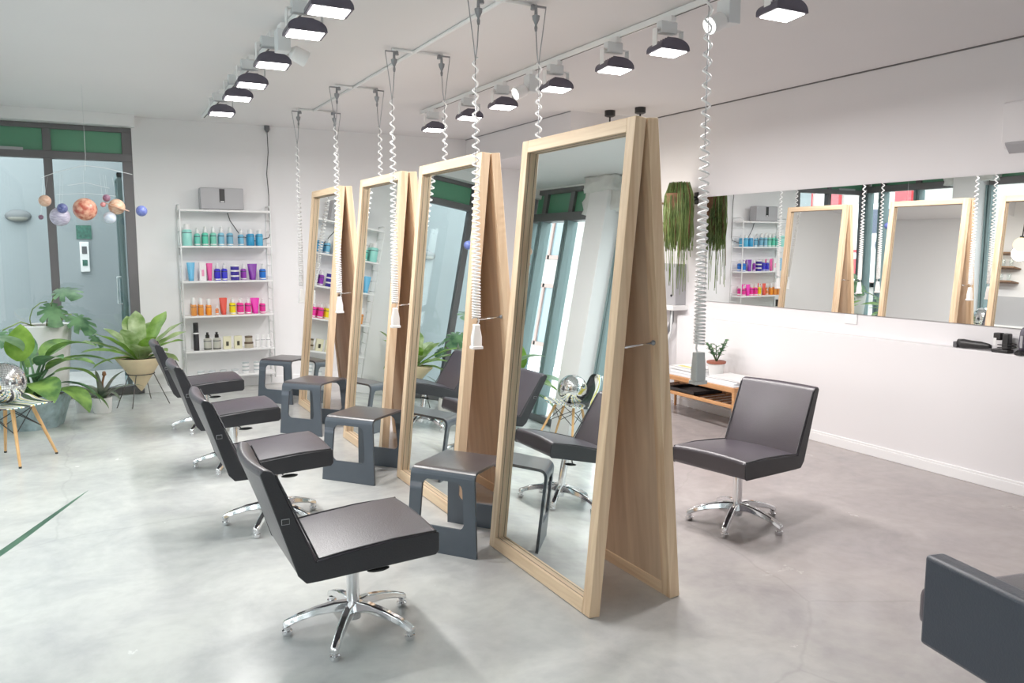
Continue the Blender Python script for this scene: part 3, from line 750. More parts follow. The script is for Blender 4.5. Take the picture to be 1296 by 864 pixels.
for k in range(3):
    o = root('magazine', (5.17+.01*k, 5.47-.012*k, tz+.013*k), mg[k] + ' white magazine in the pile at the near end of the low table', 'magazine', 'magazines piled on the low table', sd(3*k-2))
    MB().box(-.15,.15,-.2,.2,0,.0105).obj('pages', 'paper', o)
    MB().box(-.151,.151,-.201,.201,.0105,.0122).obj('cover', 'white' if k != 1 else 'grey', o)
for k in range(2):
    o = root('book', (5.2, 6.02+.01*k, tz+.03*k), ['lower white book under the yellow-spined one', 'upper white book with yellow cover stripe'][k] + ' on the low table', 'book', 'books on the far end of the low table', sd(4-6*k))
    MB().box(-.14,.14,-.17,.17,.003,.024).obj('pages', 'paper', o)
    MB().box(-.145,.145,-.175,.175,0,.003).box(-.145,.145,-.175,.175,.024,.027).box(-.145,-.14,-.175,.175,0,.027).obj('cover', 'white', o)
    if k: MB().box(-.10,-.04,-.12,.12,.027,.0278).obj('cover_print', pm((220,206,90)), o)
pl = root('succulent_plant', (5.24, 5.755, tz), 'small leafy succulent in a white pot with red-brown rim on the low table', 'plant')
MB().lathe([(.05,0),(.062,.09),(.0,.09)], 18).obj('pot', 'potw', pl, smooth='angle')
MB().lathe([(.068,.09),(.072,.094),(.072,.106),(.066,.108),(0,.104)], 18).obj('pot_rim', 'terra', pl, smooth='angle')
def leaf(mb, base, az, L, W, el, droop, n=8, fold=.25, prof=None, twist=0., wave=0.):
    p = Vector(base); pts = []; e = el
    tw = twist
    for i in range(n+1):
        t = i/n
        d = Vector((math.cos(az)*math.cos(e), math.sin(az)*math.cos(e), math.sin(e)))
        s = Vector((-math.sin(az), math.cos(az), 0)); up = s.cross(d)*-1
        up = d.cross(s) * 1.
        if up.z < 0 and abs(e) < PI/2: up = -up
        w = W/2*(prof(t) if prof else math.sin(PI*min(1,max(0.02,t))**.8))
        s2 = s*math.cos(tw)+up*math.sin(tw); u2 = up*math.cos(tw)-s*math.sin(tw)
        wv = wave*math.sin(t*22)*W
        pts.append((p-s2*w+u2*(w*fold+wv), p-s2*w*.5+u2*(w*fold*.35+wv*.4), p.copy(), p+s2*w*.5+u2*(w*fold*.35-wv*.4), p+s2*w+u2*(w*fold-wv)))
        p = p+d*(L/n); e -= droop/n
    R = [[mb.bm.verts.new(q) for q in r] for r in pts]
    for a, b_ in zip(R[:-1], R[1:]):
        for i in range(4): mb.bm.faces.new((a[i], a[i+1], b_[i+1], b_[i]))
    return p
b = MB()
for k in range(7):
    az = k*2.4; tp = [(0,0,.1),(.03*math.cos(az),.03*math.sin(az),.16),(.075*math.cos(az),.075*math.sin(az),.21+.02*(k%3))]
    b.tube(tp, .004, 5)
    for q in range(6):
        t = .35+q*.12; pq = Vector(tp[0]).lerp(Vector(tp[2]), t)
        leaf(b, pq, az+(1.3 if q % 2 else -1.3), .05, .03, .5, .5, 4)
b.obj('foliage', 'leafd', pl, smooth=True); pl.scale = (1.25,1.25,1.35)

# ------------------------------------------------------------------ product shelves on the back wall
SX0, SX1, SY = .945, 1.915, 9.56
SZ = [2.05, 1.65, 1.26, .87, .475, .18]
sh = root('product_shelf_unit', (SX0, YB, 0), 'white wall shelving with wire sides full of hair products', 'shelf')
for s_, x in (('l',0),('r',SX1-SX0)):
    b = MB()
    b.tube([(x,-.012,.02),(x,-.012,2.11)], .008, 6).tube([(x,-.252,.12),(x,-.252,2.02),(x,-.24,2.08),(x,-.20,2.10),(x,-.012,2.10)], .008, 6)
    for z in [.12+.13*k for k in range(15)]: b.tube([(x,-.252,z),(x,-.012,z)], .004, 5)
    b.obj('side_frame', 'whitem', sh, smooth=True)
for z in SZ:
    MB().box(0, SX1-SX0, -.262, -.045, z-.022, z).obj('shelf_board', 'white', sh, bevel=.003, seg=1)

def prod(kind, x, z, w, h, colr, label, cat, y=0., cap=(238,238,238), grp=None, rz=0.):
    r = root({'bottle':'product_bottle','pump':'pump_bottle','tube':'product_tube','jar':'product_jar','box':'product_box','can':'spray_can'}[kind], (x, SY+.06+y, z+.0008), label, cat, grp, rz)
    R = w/2; c = pm(colr); k = pm(cap)
    if kind == 'bottle':
        bh = h*(.62 if 'third' in label else .74)
        MB().lathe([(R*.92,0),(R,h*.02),(R,bh-.012),(R*.8,bh),(0,bh)], 16).obj('body', c, r, smooth='angle')
        MB().lathe([(R*.62,bh),(R*.62,h-.004),(R*.52,h),(0,h)], 14).obj('cap', k, r, smooth='angle')
        MB().lathe([(R*1.015,bh*.78),(R*1.015,bh*.82)], 16).obj('label_mark', 'navy', r)
    elif kind == 'pump':
        bh = h*.68
        MB().lathe([(R*.92,0),(R,h*.02),(R,bh-.012),(R*.5,bh),(0,bh)], 16).obj('body', c, r, smooth='angle')
        MB().lathe([(R*.5,bh),(R*.55,bh+.004),(R*.5,h*.86),(R*.3,h*.88),(R*.3,h),(0,h)], 12).box(-R*.12,R*.12,-R*1.05,0,h*.93,h*.985).obj('pump', k, r, smooth='angle')
        MB().lathe([(R*1.015,0.008),(R*1.015,.02)], 16).obj('base_band', k, r)
        MB().lathe([(R*1.015,bh*.72),(R*1.015,bh*.78)], 16).obj('label_mark', 'navy', r)
    elif kind == 'tube':
        rs = []
        for t in (0,.12,.3,.55,.8,1):
            a_, b_ = R*(.62+.38*t), R*(.62*(1-t)+.04)
            zz = h*.12+h*.88*t
            rs.append([(a_*math.cos(2*PI*i/16), b_*math.sin(2*PI*i/16), zz) for i in range(16)])
        MB().rings(rs).obj('body', c, r, smooth='angle')
        MB().lathe([(R*.6,0),(R*.62,h*.12),(0,h*.12)], 14).obj('cap', k, r, smooth='angle')
    elif kind == 'jar':
        MB().lathe([(R*.95,0),(R,.004),(R,h*.72),(0,h*.72)], 18).obj('body', c, r, smooth='angle')
        MB().lathe([(R*1.03,h*.72),(R*1.03,h-.003),(R*.98,h),(0,h)], 18).obj('lid', k, r, smooth='angle')
    elif kind == 'box':
        MB().box(-R,R,-R*.55,R*.55,0,h).obj('carton', c, r, bevel=.001, seg=1)
        MB().box(-R*.35,R*.35,-R*.55-.0008,-R*.55,h*.25,h*.6).obj('print', k, r)
    elif kind == 'can':
        MB().lathe([(R,0),(R,h*.66),(R*.9,h*.69),(0,h*.69)], 16).obj('body', c, r, smooth='angle')
        MB().lathe([(R*1.01,h*.60),(R*1.01,h*.645)], 16).obj('band', 'white', r)
        MB().lathe([(R*.92,h*.69),(R*.92,h*.99),(R*.8,h),(0,h)], 16).obj('cap', k, r, smooth='angle')
    return r
def px(u, row):   # place along the shelf read from the photograph, as metres from the left end
    return u
TEAL, MINT, SKY, BLUE, LBLUE = (120,214,204), (110,212,190), (128,190,220), (30,140,196), (110,190,232)
rows = [
 (SZ[1], 'upper product shelf', [
  ('bottle',1.02,.095,.24,(150,222,212),'large pale mint'), ('pump',1.125,.058,.20,(112,206,190),'slim mint green'), ('pump',1.208,.062,.215,(92,208,178),'bright mint green'),
  ('pump',1.295,.062,.215,(126,212,190),'soft mint green'), ('pump',1.38,.06,.215,(132,196,222),'sky blue'), ('pump',1.475,.062,.215,(118,180,208),'steel blue'),
  ('pump',1.595,.054,.19,(120,190,222),'small light blue'), ('bottle',1.70,.078,.185,(44,150,200),'broad deep blue'), ('bottle',1.80,.07,.185,(74,172,214),'broad azure blue')]),
 (SZ[2], 'second product shelf', [
  ('tube',1.045,.082,.205,(100,186,230),'sky blue'), ('box',1.165,.07,.205,(242,238,240),'white'), ('tube',1.24,.06,.195,(236,84,160),'hot pink'),
  ('pump',1.325,.062,.195,(48,44,200),'royal blue'), ('pump',1.40,.058,.195,(56,56,206),'ultramarine blue'), 
  ('pump',1.61,.052,.19,(140,50,170),'slim purple'), ('tube',1.71,.095,.185,(126,46,164),'large violet'), ('pump',1.825,.062,.185,(24,110,206),'strong blue')]),
 (SZ[3], 'third product shelf', [
  ('bottle',1.055,.06,.20,(226,146,66),'tan orange'), ('bottle',1.13,.056,.195,(232,150,60),'amber orange'), ('bottle',1.215,.056,.185,(250,152,40),'bright orange'), 
  ('pump',1.30,.036,.11,(238,140,80),'tiny orange'), ('tube',1.375,.078,.19,(228,78,62),'red'), ('pump',1.475,.062,.195,(252,228,24),'yellow'),
  ('pump',1.56,.07,.19,(240,56,150),'rose pink'), ('pump',1.645,.058,.185,(242,54,160),'hot pink'), ('tube',1.725,.09,.18,(236,50,176),'large magenta'), ('pump',1.81,.056,.17,(232,52,150),'short magenta')]),
]
ordn = ['first','second','third','fourth','fifth','sixth','seventh','eighth','ninth','tenth']
wordk = {'bottle':'bottle','pump':'pump bottle','tube':'tube','box':'carton','jar':'jar','can':'can'}
for z, nm, items in rows:
    for i, (k, x, w, h, c, adj) in enumerate(items):
        prod(k, x, z, w, h, c, '%s %s, %s item from the left on the %s' % (adj, wordk[k], ordn[i], nm) if k != 'box' else 'white carton with pink mark on the second product shelf',
             wordk[k].split()[-1], grp='hair products on the ' + nm, cap=(238,238,238) if k not in ('tube','box') else tuple(int(v*.92) for v in c) if k == 'tube' else (240,150,190))
        if k in ('bottle','pump','tube') and h > .15:
            prod(k, x+.004, z, w, h*.985, c, '%s %s standing behind the %s item on the %s' % (adj, wordk[k], ordn[i], nm), wordk[k].split()[-1], y=.10,
                 grp='back row of hair products on the ' + nm, cap=(238,238,238) if k != 'tube' else tuple(int(v*.92) for v in c))
for q in range(3):
    prod('jar', 1.51, SZ[2]+q*.058, .095, .056, (58,44,150), ['bottom','middle','top'][q] + ' purple jar with white lid in the stack on the second product shelf', 'jar', grp='stacked purple jars')
z4 = SZ[4]; B4 = 'hair products on the fourth shelf'
prod('can', 1.065, z4, .062, .315, (34,34,38), 'tall black spray can at the left end of the fourth product shelf', 'can', cap=(28,28,30), grp=B4)
for q, x in enumerate((1.185, 1.285)):
    prod('pump', x, z4, .085, .20, (196,196,184), ['left','right'][q] + ' squat apothecary bottle with black pump on the fourth product shelf', 'bottle', cap=(30,28,28), grp=B4)
for q, x in enumerate((1.395, 1.515)):
    prod('box', x, z4, .085, .145, (226,222,190), ['left','right'][q] + ' cream carton printed with a bottle on the fourth product shelf', 'carton', cap=(60,56,44), grp=B4)
for q in range(2):
    prod('jar', 1.635, z4+q*.07, .10 if not q else .085, .068, (190,180,160), ['lower','upper'][q] + ' amber and cream jar in the stack on the fourth product shelf', 'jar', cap=(86,66,46), grp=B4)
for q, x in enumerate((1.735, 1.795, 1.855)):
    prod('bottle', x, z4, .048, .145, (240,240,240), ['left','middle','right'][q] + ' small white bottle at the right end of the fourth product shelf', 'bottle', grp='small white bottles')
z5 = SZ[5]
for q, x in enumerate((1.10, 1.22, 1.34, 1.47)):
    prod('jar', x, z5, .075, .055, (236,238,238), ordn[q] + ' low white jar from the left on the bottom product shelf', 'jar', cap=(190,196,200), grp='white jars on the bottom shelf')
for s_, x in enumerate((1.59, 1.72)):
    for q in range(3):
        prod('jar', x, z5+q*.043, .075, .041, (240,240,240), ['bottom','middle','top'][q] + ' white jar of the ' + ['left','right'][s_] + ' stack on the bottom product shelf', 'jar', cap=(176,184,188), grp='stacked white jars on the bottom shelf')

sp = root('wireless_speaker', (1.40, 9.66, SZ[0]+.001), 'silver grey speaker box with dark centre panel on top of the shelves', 'speaker')
MB().box(-.23,.23,-.075,.075,.004,.242).obj('casing', 'grey', sp, bevel=.008)
MB().box(-.03,.028,-.0775,-.073,.08,.23).obj('control_panel', 'black', sp, bevel=.001, seg=1)
MB().box(-.02,.02,-.079,-.0772,.085,.095).obj('badge', 'whitem', sp)
MB().box(-.2,-.14,-.05,.05,0,.005).box(.14,.2,-.05,.05,0,.005).obj('foot', 'black', sp)
hcb = root('hanging_cable', (1.955, 9.786, HC), 'thin black cable dropping from the ceiling to the speaker shelf', 'cable')
MB().lathe([(.012,-.075),(.032,-.045),(.032,0)], 14).obj('ceiling_plug', 'darkg', hcb, smooth='angle')
MB().tube([(0,0,-.07),(.005,0,-.3),(-.02,0,-.55),(-.005,0,-.8),(-.01,0,-.96),(-.005,.0,-1.1),(.0,.0,-1.24),(-.02,.0,-1.29),(-.18,.0,-1.33),(-.34,.0,-1.27),(-.45,.0,-1.1),(-.49,.0,-.96)], .005, 6).obj('cable', 'black', hcb, smooth=True)

# ------------------------------------------------------------------ planet mobile
mo = root('hanging_mobile', (.056, 8.08, HC), 'hanging mobile of painted planets by the back window', 'mobile')
def at(x, z, y=0.): return (x*.932-.056, y, 1.65+(z-1.65)*.932-HC)
MB().tube([(0,0,0),at(.06,2.5),at(.05,2.35)], .0015, 5).obj('string', 'rope', mo)
b = MB()
b.tube([at(-.31,2.27),at(-.2,2.32),at(.0,2.385),at(.06,2.395),at(.2,2.385),at(.45,2.33)], .0022, 5)
b.tube([at(-.2,2.12),at(.05,2.14),at(.3,2.12)], .0015, 5).tube([at(.25,2.2,.1),at(.05,2.24,.02),at(-.1,2.2,-.1)], .0015, 5)
b.obj('arm_wire', 'rope', mo)
pls = [(.03,1.99,.105,'planet_a',(184,84,66),(240,190,160),False,0.),(-.18,1.915,.085,'planet_b',(150,146,172),(206,204,222),True,-.06),(-.155,1.99,.045,'planet_c',(60,70,130),(120,130,180),False,-.12),
       (-.295,2.06,.053,'planet_d',(196,150,124),(226,196,172),True,0.),(-.335,1.91,.022,'planet_e',(120,90,110),(150,120,140),False,0.),(.215,2.10,.035,'planet_f',(110,72,100),(160,120,140),False,0.),
       (.182,2.035,.024,'planet_g',(196,120,120),(220,150,150),False,-.05),(.30,2.02,.074,'planet_h',(206,150,116),(232,206,180),True,0.),(.235,1.915,.055,'planet_i',(190,206,226),(222,230,240),True,-.03),(.515,1.985,.052,'planet_j',(78,92,170),(122,138,200),True,0.)]
gl_names = ['orange','lilac','dark blue','peach','small plum','plum','small pink','ringed','pale blue','blue']
strs = MB()
for i, (x, z, r_, nm, c1, c2, bd_, y_) in enumerate(pls):
    g_ = MB().sphere((0,0,0), r_*.932, 24, 16).obj('planet_ball', planetmat('planet_paint', c1, c2, bd_, .8/r_), mo, smooth=True, loc=at(x, z, y_))
    g_['label'] = gl_names[i] + ' painted planet ball'
    if i == 7:
        T = Matrix.Rotation(.35,4,'Y') @ Matrix.Rotation(.1,4,'X')
        rg = MB(); rg.lathe([(r_*1.12,-.002),(r_*1.45,-.002),(r_*1.45,.002),(r_*1.12,.002)], 32, T=T)
        rg.obj('planet_ring', pm((196,160,140)), g_)
    strs.tube([at(x, z+r_*.9, y_), at(x*.9+.005, 2.25+.1*(1-abs(x-.05)/.5), y_*.4)], .0006, 4)
strs.obj('thread', 'rope', mo)

# ------------------------------------------------------------------ plants by the back window
def pot_hex(mb, n, r0, r1, h, wall=.02, rot=0.):
    prof = [(r0,0),(r1,h),(r1-wall,h),(r1-wall,h-.05),(0,h-.05)]
    rs = [[(max(r,1e-4)*math.cos(2*PI*i/n+rot), max(r,1e-4)*math.sin(2*PI*i/n+rot), z) for i in range(n)] for r, z in prof]
    return mb.rings(rs)
big = lambda t: (math.sin(PI*max(.02,t)**.75))**.8 if t < 1 else .02
p1 = root('broadleaf_plant', (-.50, 8.48, 0), 'large broad-leaved plant in a distressed blue faceted planter', 'plant')
pot_hex(MB(), 8, .25, .345, .31, rot=.1).obj('planter', 'planter', p1)
MB().lathe([(.30,.27),(.0,.285)], 14).obj('soil', 'soil', p1)
b = MB(); c_ = MB(); d_ = MB(); e_ = MB()
def stalk(mb, base, az, lean, hgt):
    top = Vector(base)+Vector((math.cos(az)*lean, math.sin(az)*lean, hgt))
    mb.tube([base, Vector(base).lerp(top,.5)+Vector((0,0,.03)), top], [.016,.012,.009], 6); return top
spec = [(-1.42,.04,.34,.36,.25,1.38,.2,'c'),(-.55,.16,.26,.50,.24,.6,1.1,'b'),(.05,.22,.28,.56,.22,.45,1.1,'b'),(-2.0,.2,.26,.42,.24,.4,.9,'b'),(-2.7,.22,.26,.5,.24,.5,1.1,'d'),
        (2.8,.2,.24,.5,.22,.55,1.0,'d'),(-1.15,.26,.18,.40,.25,.1,1.1,'b'),(-.75,.30,.10,.38,.25,-.1,1.2,'b'),(-.2,.30,.12,.42,.21,.0,1.3,'d'),(2.0,.1,.34,.5,.22,.9,.8,'d'),
        (.9,.14,.34,.52,.2,.6,.9,'b'),(-1.75,.14,.2,.44,.25,.4,.8,'d'),(-2.35,.1,.42,.42,.24,.9,1.0,'l'),(-3.1,.16,.2,.52,.22,.35,.9,'b'),(.4,.26,.2,.44,.2,.3,1.4,'c'),(1.5,.15,.25,.45,.2,.7,1.,'b'),
        (-1.0,.16,.30,.36,.22,.7,1.0,'d'),(-1.6,.2,.1,.32,.22,.2,1.0,'b'),(-.35,.12,.36,.5,.2,.8,1.3,'b'),(-2.1,.3,.14,.4,.22,.0,.8,'d'),(-.05,.33,.05,.34,.17,-.3,.9,'b'),(-1.3,.12,.12,.3,.2,.5,.8,'l')]
for az, ln, hh, L_, W_, el, dr, wch in spec:
    bs = (rnd.uniform(-.08,.08), rnd.uniform(-.08,.08), .27)
    tp = stalk(d_, bs, az, ln, hh)
    q = {'b':b,'d':d_}.get(wch) or MB(); leaf(q, tp, az+rnd.uniform(-.15,.15), L_, W_, el, dr, 10, .2, big, rnd.uniform(-.25,.25))
    if wch in 'cl': q.obj('young_leaf' if wch == 'c' else 'pale_leaf', 'leafl' if wch == 'c' else 'leafp', p1, smooth=True)
b.obj('foliage', 'leaf', p1, smooth=True); d_.obj('stem', 'leafd', p1, smooth=True)

p2 = root('monstera_plant', (-.385, 9.36, 0), 'monstera with split leaves in a tall white tub behind the blue planter', 'plant')
MB().lathe([(.16,0),(.20,.5),(.235,.85),(.225,.86),(.21,.85),(.205,.80),(0,.80)], 28).obj('tub', 'potw', p2, smooth='angle')
MB().lathe([(.205,.815),(0,.845)], 16).obj('soil', 'soil', p2)
def monstera(mb, base, az, tilt, size, roll=0.):
    # heart outline with slits, drawn in the leaf plane
    T = Matrix.Translation(base) @ Matrix.Rotation(az,4,'Z') @ Matrix.Rotation(-tilt,4,'Y') @ Matrix.Rotation(roll,4,'X')
    n = 44; ring = []
    for i in range(n+1):
        a = -PI*.93+2*PI*.93*i/n
        r = size*(.55+.45*math.cos(a*.5)**2)*(.62+.12*math.cos(a))
        if i % 4 == 2 and .4 < abs(a) < 2.5: r *= .55
        x = size*.28+r*math.cos(a)*1.15; y = r*math.sin(a)*1.05
        ring.append(T @ Vector((x, y, -.18*(x*x+y*y)/size-.08*abs(y))))
    cen = [T @ Vector((size*(.28+.02*k), 0, .012)) for k in (0,)]
    c = mb.bm.verts.new(cen[0]); R = [mb.bm.verts.new(p) for p in ring]
    for i in range(n): mb.bm.faces.new((c, R[i], R[i+1]))
b = MB(); s_ = MB()
for tipv, az, tl, sz, rl in (((.13,-.10,.36),-.9,-.15,.25,.35),((.06,-.13,.22),-1.3,-.75,.25,.0),((.24,-.12,.10),-.7,-.55,.26,.25),((-.36,-.16,-.03),-2.2,-.55,.23,-.2),((.33,.0,.02),.2,-.6,.17,0),((.40,-.05,-.12),-.4,-.7,.15,0.2)):
    t0 = Vector((tipv[0]*.15, tipv[1]*.15, .83)); t1 = Vector((tipv[0], tipv[1], .86+tipv[2]))
    s_.tube([t0, t0.lerp(t1,.5)+Vector((0,0,.07)), t1], .007, 6)
    monstera(b, t1, az, tl, sz, rl)
s_.tube([(-.12,-.05,.83),(-.13,-.06,.93),(-.10,-.06,1.02),(-.03,-.05,1.08),(.03,-.05,1.09)], .006, 6)
b.obj('foliage', 'leafd', p2, smooth=True); s_.obj('stem', 'trail', p2, smooth=True)

p3 = root('bromeliad_plant', (.08, 8.86, 0), 'dark mottled strappy plant in a small white pot on the floor', 'plant')
MB().lathe([(.075,0),(.085,.02),(.092,.15),(.086,.155),(.08,.13),(0,.13)], 20).obj('pot', 'potw', p3, smooth='angle')
MB().lathe([(.08,.132),(0,.14)], 12).obj('soil', 'soil', p3)
b = MB()
for k in range(13):
    az = k*2.399+.3; leaf(b, (.02*math.cos(az),.02*math.sin(az),.13), az, rnd.uniform(.28,.44), .062, rnd.uniform(.55,1.25), rnd.uniform(.5,1.5), 8, .35, lambda t: (1-t)**.5+.02)
b.obj('foliage', 'purple', p3, smooth=True)
MB().tube([(0,0,.13),(.01,-.02,.3),(.03,-.03,.38)], .012, 6).lathe([(.0,.36),(.02,.38),(.016,.41),(0,.42)], 10, at=(.03,-.03,0)).obj('flower_stalk', 'brown', p3, smooth=True)
p5 = root('potted_herb', (-.09, 9.0, 0), 'tiny plant in a small grey pot half hidden behind the white pot', 'plant')
MB().lathe([(.06,0),(.075,.12),(.068,.12),(.062,.1),(0,.1)], 18).obj('pot', 'socketg', p5, smooth='angle')
b = MB()
for k in range(10):
    az = k*2.4; leaf(b, (0,0,.1), az, rnd.uniform(.12,.22), .03, rnd.uniform(.5,1.2), .9, 6, .3)
b.obj('foliage', 'leafd', p5, smooth=True)

p4 = root('birds_nest_fern', (.455, 9.15, 0), 'bird\'s nest fern in a cream cone pot on a wire stand', 'fern')
MB().lathe([(.004,.14),(.03,.17),(.17,.40),(.235,.485),(.237,.497),(.222,.497),(.19,.455),(0,.455)], 28).obj('cone_pot', 'cream', p4, smooth='angle')
MB().lathe([(.205,.47),(0,.485)], 14).obj('soil', 'soil', p4)
b = MB(); rg = .135
b.tube([(rg*math.cos(2*PI*i/24), rg*math.sin(2*PI*i/24), .325) for i in range(24)], .005, 6, True)
for a in (-2.6,-1.95,-.45,1.2): b.tube([(rg*math.cos(a),rg*math.sin(a),.325),(2.1*rg*math.cos(a),2.1*rg*math.sin(a),.005)], .005, 6)
b.obj('wire_stand', 'rust', p4, smooth=True)
b = MB(); c_ = MB()
fp = lambda t: (.30+.70*min(1,t/.45)) if t < .72 else max(.03,(1-((t-.72)/.28)**2.2))
fr = [(-2.75,.56,.13,.55,.35),(-2.45,.58,.12,.75,.5),(-2.0,.48,.12,1.0,.5),(-1.55,.34,.15,.95,1.0),(-1.2,.40,.13,1.05,.8),(1.6,.52,.13,1.3,.3),(1.9,.5,.13,1.2,.45),(.7,.58,.14,1.05,.35),(.3,.56,.13,.85,.45),(-.1,.5,.12,.8,.6),(-.5,.48,.12,.75,.8),(-.85,.36,.12,.8,1.2),
      (2.4,.5,.12,.9,.6),(3.0,.52,.11,.5,.8),(-.25,.36,.10,.45,1.3),(1.1,.5,.12,1.0,.5),(-2.9,.42,.11,.3,1.0),(.05,.36,.1,.35,1.4)]
for k, (az, L_, W_, el, dr) in enumerate(fr):
    leaf(c_ if k % 3 == 1 else b, (.04*math.cos(az),.04*math.sin(az),.47), az, L_*1.02, W_*1.3, el+.06, dr, 16, .22, fp, rnd.uniform(-.2,.2), .02)
b.obj('foliage', 'fern', p4, smooth=True); c_.obj('young_frond', 'leafl', p4, smooth=True)

# plant out of frame whose one long leaf reaches into the lower left
p6 = root('sword_leaf_plant', (-.86, 2.78, 0), 'long pointed green leaf reaching in from the lower left edge', 'plant')
MB().lathe([(.13,0),(.17,.3),(.16,.3),(.15,.26),(0,.26)], 24).obj('pot', 'cream', p6, smooth='angle')
MB().lathe([(.15,.265),(0,.28)], 12).obj('soil', 'soil', p6)
b = MB()
sp_ = lambda t: (1-t**2.2)*.9+.02
def blade(mb, pts, W):
    pts = [Vector(p) for p in pts]; R = []
    n = 18
    P = []
    for i in range(n+1):
        t = i/n*(len(pts)-1); k = min(int(t), len(pts)-2); f = t-k
        p0, p1_, p2_, p3_ = pts[max(k-1,0)], pts[k], pts[k+1], pts[min(k+2,len(pts)-1)]
        P.append(.5*((2*p1_)+(p2_-p0)*f+(2*p0-5*p1_+4*p2_-p3_)*f*f+(3*p1_-p0-3*p2_+p3_)*f**3))
    for i, p in enumerate(P):
        d = (P[min(i+1,n)]-P[max(i-1,0)]).normalized(); s = d.cross(Vector((0,0,1))).normalized(); u = s.cross(d)
        w = W/2*sp_(i/n); R.append([mb.bm.verts.new(q) for q in (p-s*w+u*w*.5, p, p+s*w+u*w*.5)])
    for a, b_ in zip(R[:-1], R[1:]):
        for i in range(2): mb.bm.faces.new((a[i], a[i+1], b_[i+1], b_[i]))
blade(b, [(0,0,.27),(.2,.13,.46),(.52,.34,.585),(.70,.53,.655),(.825,.69,.70)], .052)
for k in range(9):
    az = 2.0+k*.45; L_ = rnd.uniform(.5,.8)
    blade(b, [(0,0,.27),(.3*L_*math.cos(az),.3*L_*math.sin(az),.27+.5*L_),(.75*L_*math.cos(az),.75*L_*math.sin(az),.27+.75*L_)], .05)
b.obj('foliage', 'sword', p6, smooth=True)

# ------------------------------------------------------------------ shell chair and mirror ball
sc = root('shell_chair', (-.575, 7.17, 0), 'patterned shell chair on dowel legs under the mirror ball, left edge', 'chair', None, sd(22))
# seat shell: facing +x, back at -x
b = MB(); nx, ny = 22, 16; grid = []
prof = [(.235,.437),(.21,.452),(.12,.446),(.0,.436),(-.12,.438),(-.19,.47),(-.235,.55),(-.26,.66),(-.28,.75),(-.29,.80)]
for i in range(nx+1):
    t = i/nx*(len(prof)-1); k = min(int(t), len(prof)-2); f = t-k
    u = prof[k][0]*(1-f)+prof[k+1][0]*f; v = prof[k][1]*(1-f)+prof[k+1][1]*f
    tt = i/nx; hw = .225*(1-.75*max(0,.12-tt)/.12*.35)*(1 if tt < .55 else 1-.30*((tt-.55)/.45)**2)
    if tt > .93: hw *= 1-.45*((tt-.93)/.07)**2
    row = []
    for j in range(ny+1):
        s_ = -1+2*j/ny
        lift = .012*abs(s_)**3*(1 if tt < .5 else .3); fwd = .07*abs(s_)**2.5*max(0,min(1,(tt-.45)/.2))
        row.append(b.bm.verts.new(((u+fwd)*1.05, s_*hw*1.22, v+lift)))
    grid.append(row)
for i in range(nx):
    for j in range(ny): b.bm.faces.new((grid[i][j], grid[i+1][j], grid[i+1][j+1], grid[i][j+1]))
b.obj('shell', 'shell', sc, smooth=True, solid=.008)
ends = [(.303*math.cos(sd(q-9)), .303*math.sin(sd(q-9))) for q in (0,90,270,180)]; tops = [(.15*math.cos(sd(q-9)), .15*math.sin(sd(q-9))) for q in (0,90,270,180)]
for (ex, ey), (tx_, ty_) in zip(ends, tops):
    lg = MB().tube([(tx_,ty_,.425),(ex,ey,.012)], [.015,.010], 10).obj('leg', 'legwood', sc, smooth='angle')
    MB().lathe([(.011,0),(.011,.014)], 10, at=(ex,ey,0)).obj('foot_cap', 'black', lg)
b = MB()
def lp(k, t): return tuple(tops[k][i]*(1-t)+ends[k][i]*t for i in (0,1)) + (.425*(1-t)+.012*t,)
for a, c2 in ((0,1),(1,3),(3,2),(2,0)):
    b.tube([lp(a,.05), lp(c2,.45)], .004, 6).tube([lp(c2,.05), lp(a,.45)], .004, 6)
b.obj('wire_strut', 'black', sc, smooth=True)
db = root('mirror_ball', (-.60, 7.19, .449), 'silver mirror-tiled disco ball sitting on the patterned shell chair', 'ball')
b = MB(); r_ = .158; nv = 30
for j in range(nv):
    t0, t1 = PI*(j+.06)/nv, PI*(j+.94)/nv
    nu = max(4, int(2*nv*math.sin(PI*(j+.5)/nv)))
    for i in range(nu):
        a0, a1 = 2*PI*(i+.05)/nu, 2*PI*(i+.95)/nu
        b.face([(r_*math.sin(t)*math.cos(a), r_*math.sin(t)*math.sin(a), r_+.002-r_*math.cos(t)) for t, a in ((t0,a0),(t0,a1),(t1,a1),(t1,a0))])
b.obj('mirror_tiles', 'disco', db)
MB().sphere((0,0,r_+.002), r_*.985, 24, 16).obj('core', 'darkg', db, smooth=True)

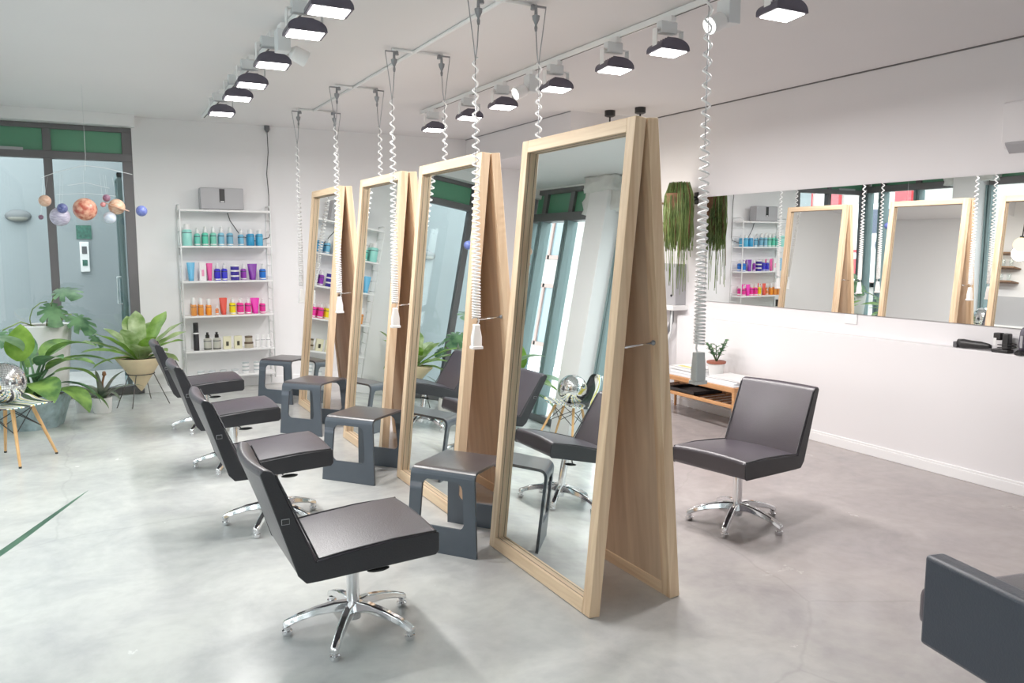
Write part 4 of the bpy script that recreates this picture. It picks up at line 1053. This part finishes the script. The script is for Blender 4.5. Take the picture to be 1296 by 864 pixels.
# ------------------------------------------------------------------ camera
cam = bpy.data.cameras.new('camera'); co = bpy.data.objects.new('camera', cam); COL.objects.link(co)
p_, y_, r_ = (math.radians(v) for v in (6.754, 27.908, .096))
F = Vector((math.sin(y_)*math.cos(p_), math.cos(y_)*math.cos(p_), -math.sin(p_)))
Rv = Vector((math.cos(y_), -math.sin(y_), 0)); U = Rv.cross(F)
R2 = Rv*math.cos(r_)+U*math.sin(r_); U2 = -Rv*math.sin(r_)+U*math.cos(r_)
mw = Matrix(((R2.x,U2.x,-F.x,0),(R2.y,U2.y,-F.y,0),(R2.z,U2.z,-F.z,1.65),(0,0,0,1)))
co.matrix_world = mw
cam.sensor_width = 36; cam.lens = 36*1016.7/1296; cam.clip_start = .05; cam.clip_end = 200
S.camera = co

# ------------------------------------------------------------------ light
w = bpy.data.worlds.new('world'); S.world = w; w.use_nodes = True
nt = w.node_tree; nt.nodes.clear()
wo = nt.nodes.new('ShaderNodeOutputWorld'); bg = nt.nodes.new('ShaderNodeBackground')
bg.inputs[0].default_value = (.955,.98,1.0,1); bg.inputs[1].default_value = 4.0
nt.links.new(bg.outputs[0], wo.inputs[0])
def area(name, loc, sx, sy, power, colr=(1,1,1), rot=(0,0,0)):
    l = bpy.data.lights.new(name, 'AREA'); l.shape = 'RECTANGLE'; l.size = sx; l.size_y = sy; l.energy = power; l.color = colr
    o = bpy.data.objects.new(name, l); COL.objects.link(o); o.location = loc; o.rotation_euler = rot; return o
for k, y in enumerate(LY): area('floodlight_beam', (3.14, y, HC-.285), .16, .12, 16, (1,.95,.93))
for k, y in enumerate(LYL): area('floodlight_beam', (1.13, y, HC-.285), .16, .12, 12, (1,.98,.96))

for x, y in ((4.86,7.03),(5.02,6.73)):
    l = bpy.data.lights.new('globe_glow', 'POINT'); l.energy = 4; l.shadow_soft_size = .1; l.color = (1,.93,.82)
    o = bpy.data.objects.new('globe_glow', l); COL.objects.link(o); o.location = (x, y, HC-1.0)
S.view_settings.view_transform = 'Standard'
S.view_settings.look = 'None'
S.view_settings.exposure = .64
S.view_settings.gamma = 1.12
S.cycles.max_bounces = 12; S.cycles.diffuse_bounces = 6; S.cycles.glossy_bounces = 8; S.cycles.transparent_max_bounces = 16
S.cycles.use_denoising = True
S.cycles.sample_clamp_indirect = 8
S.cycles.caustics_reflective = False
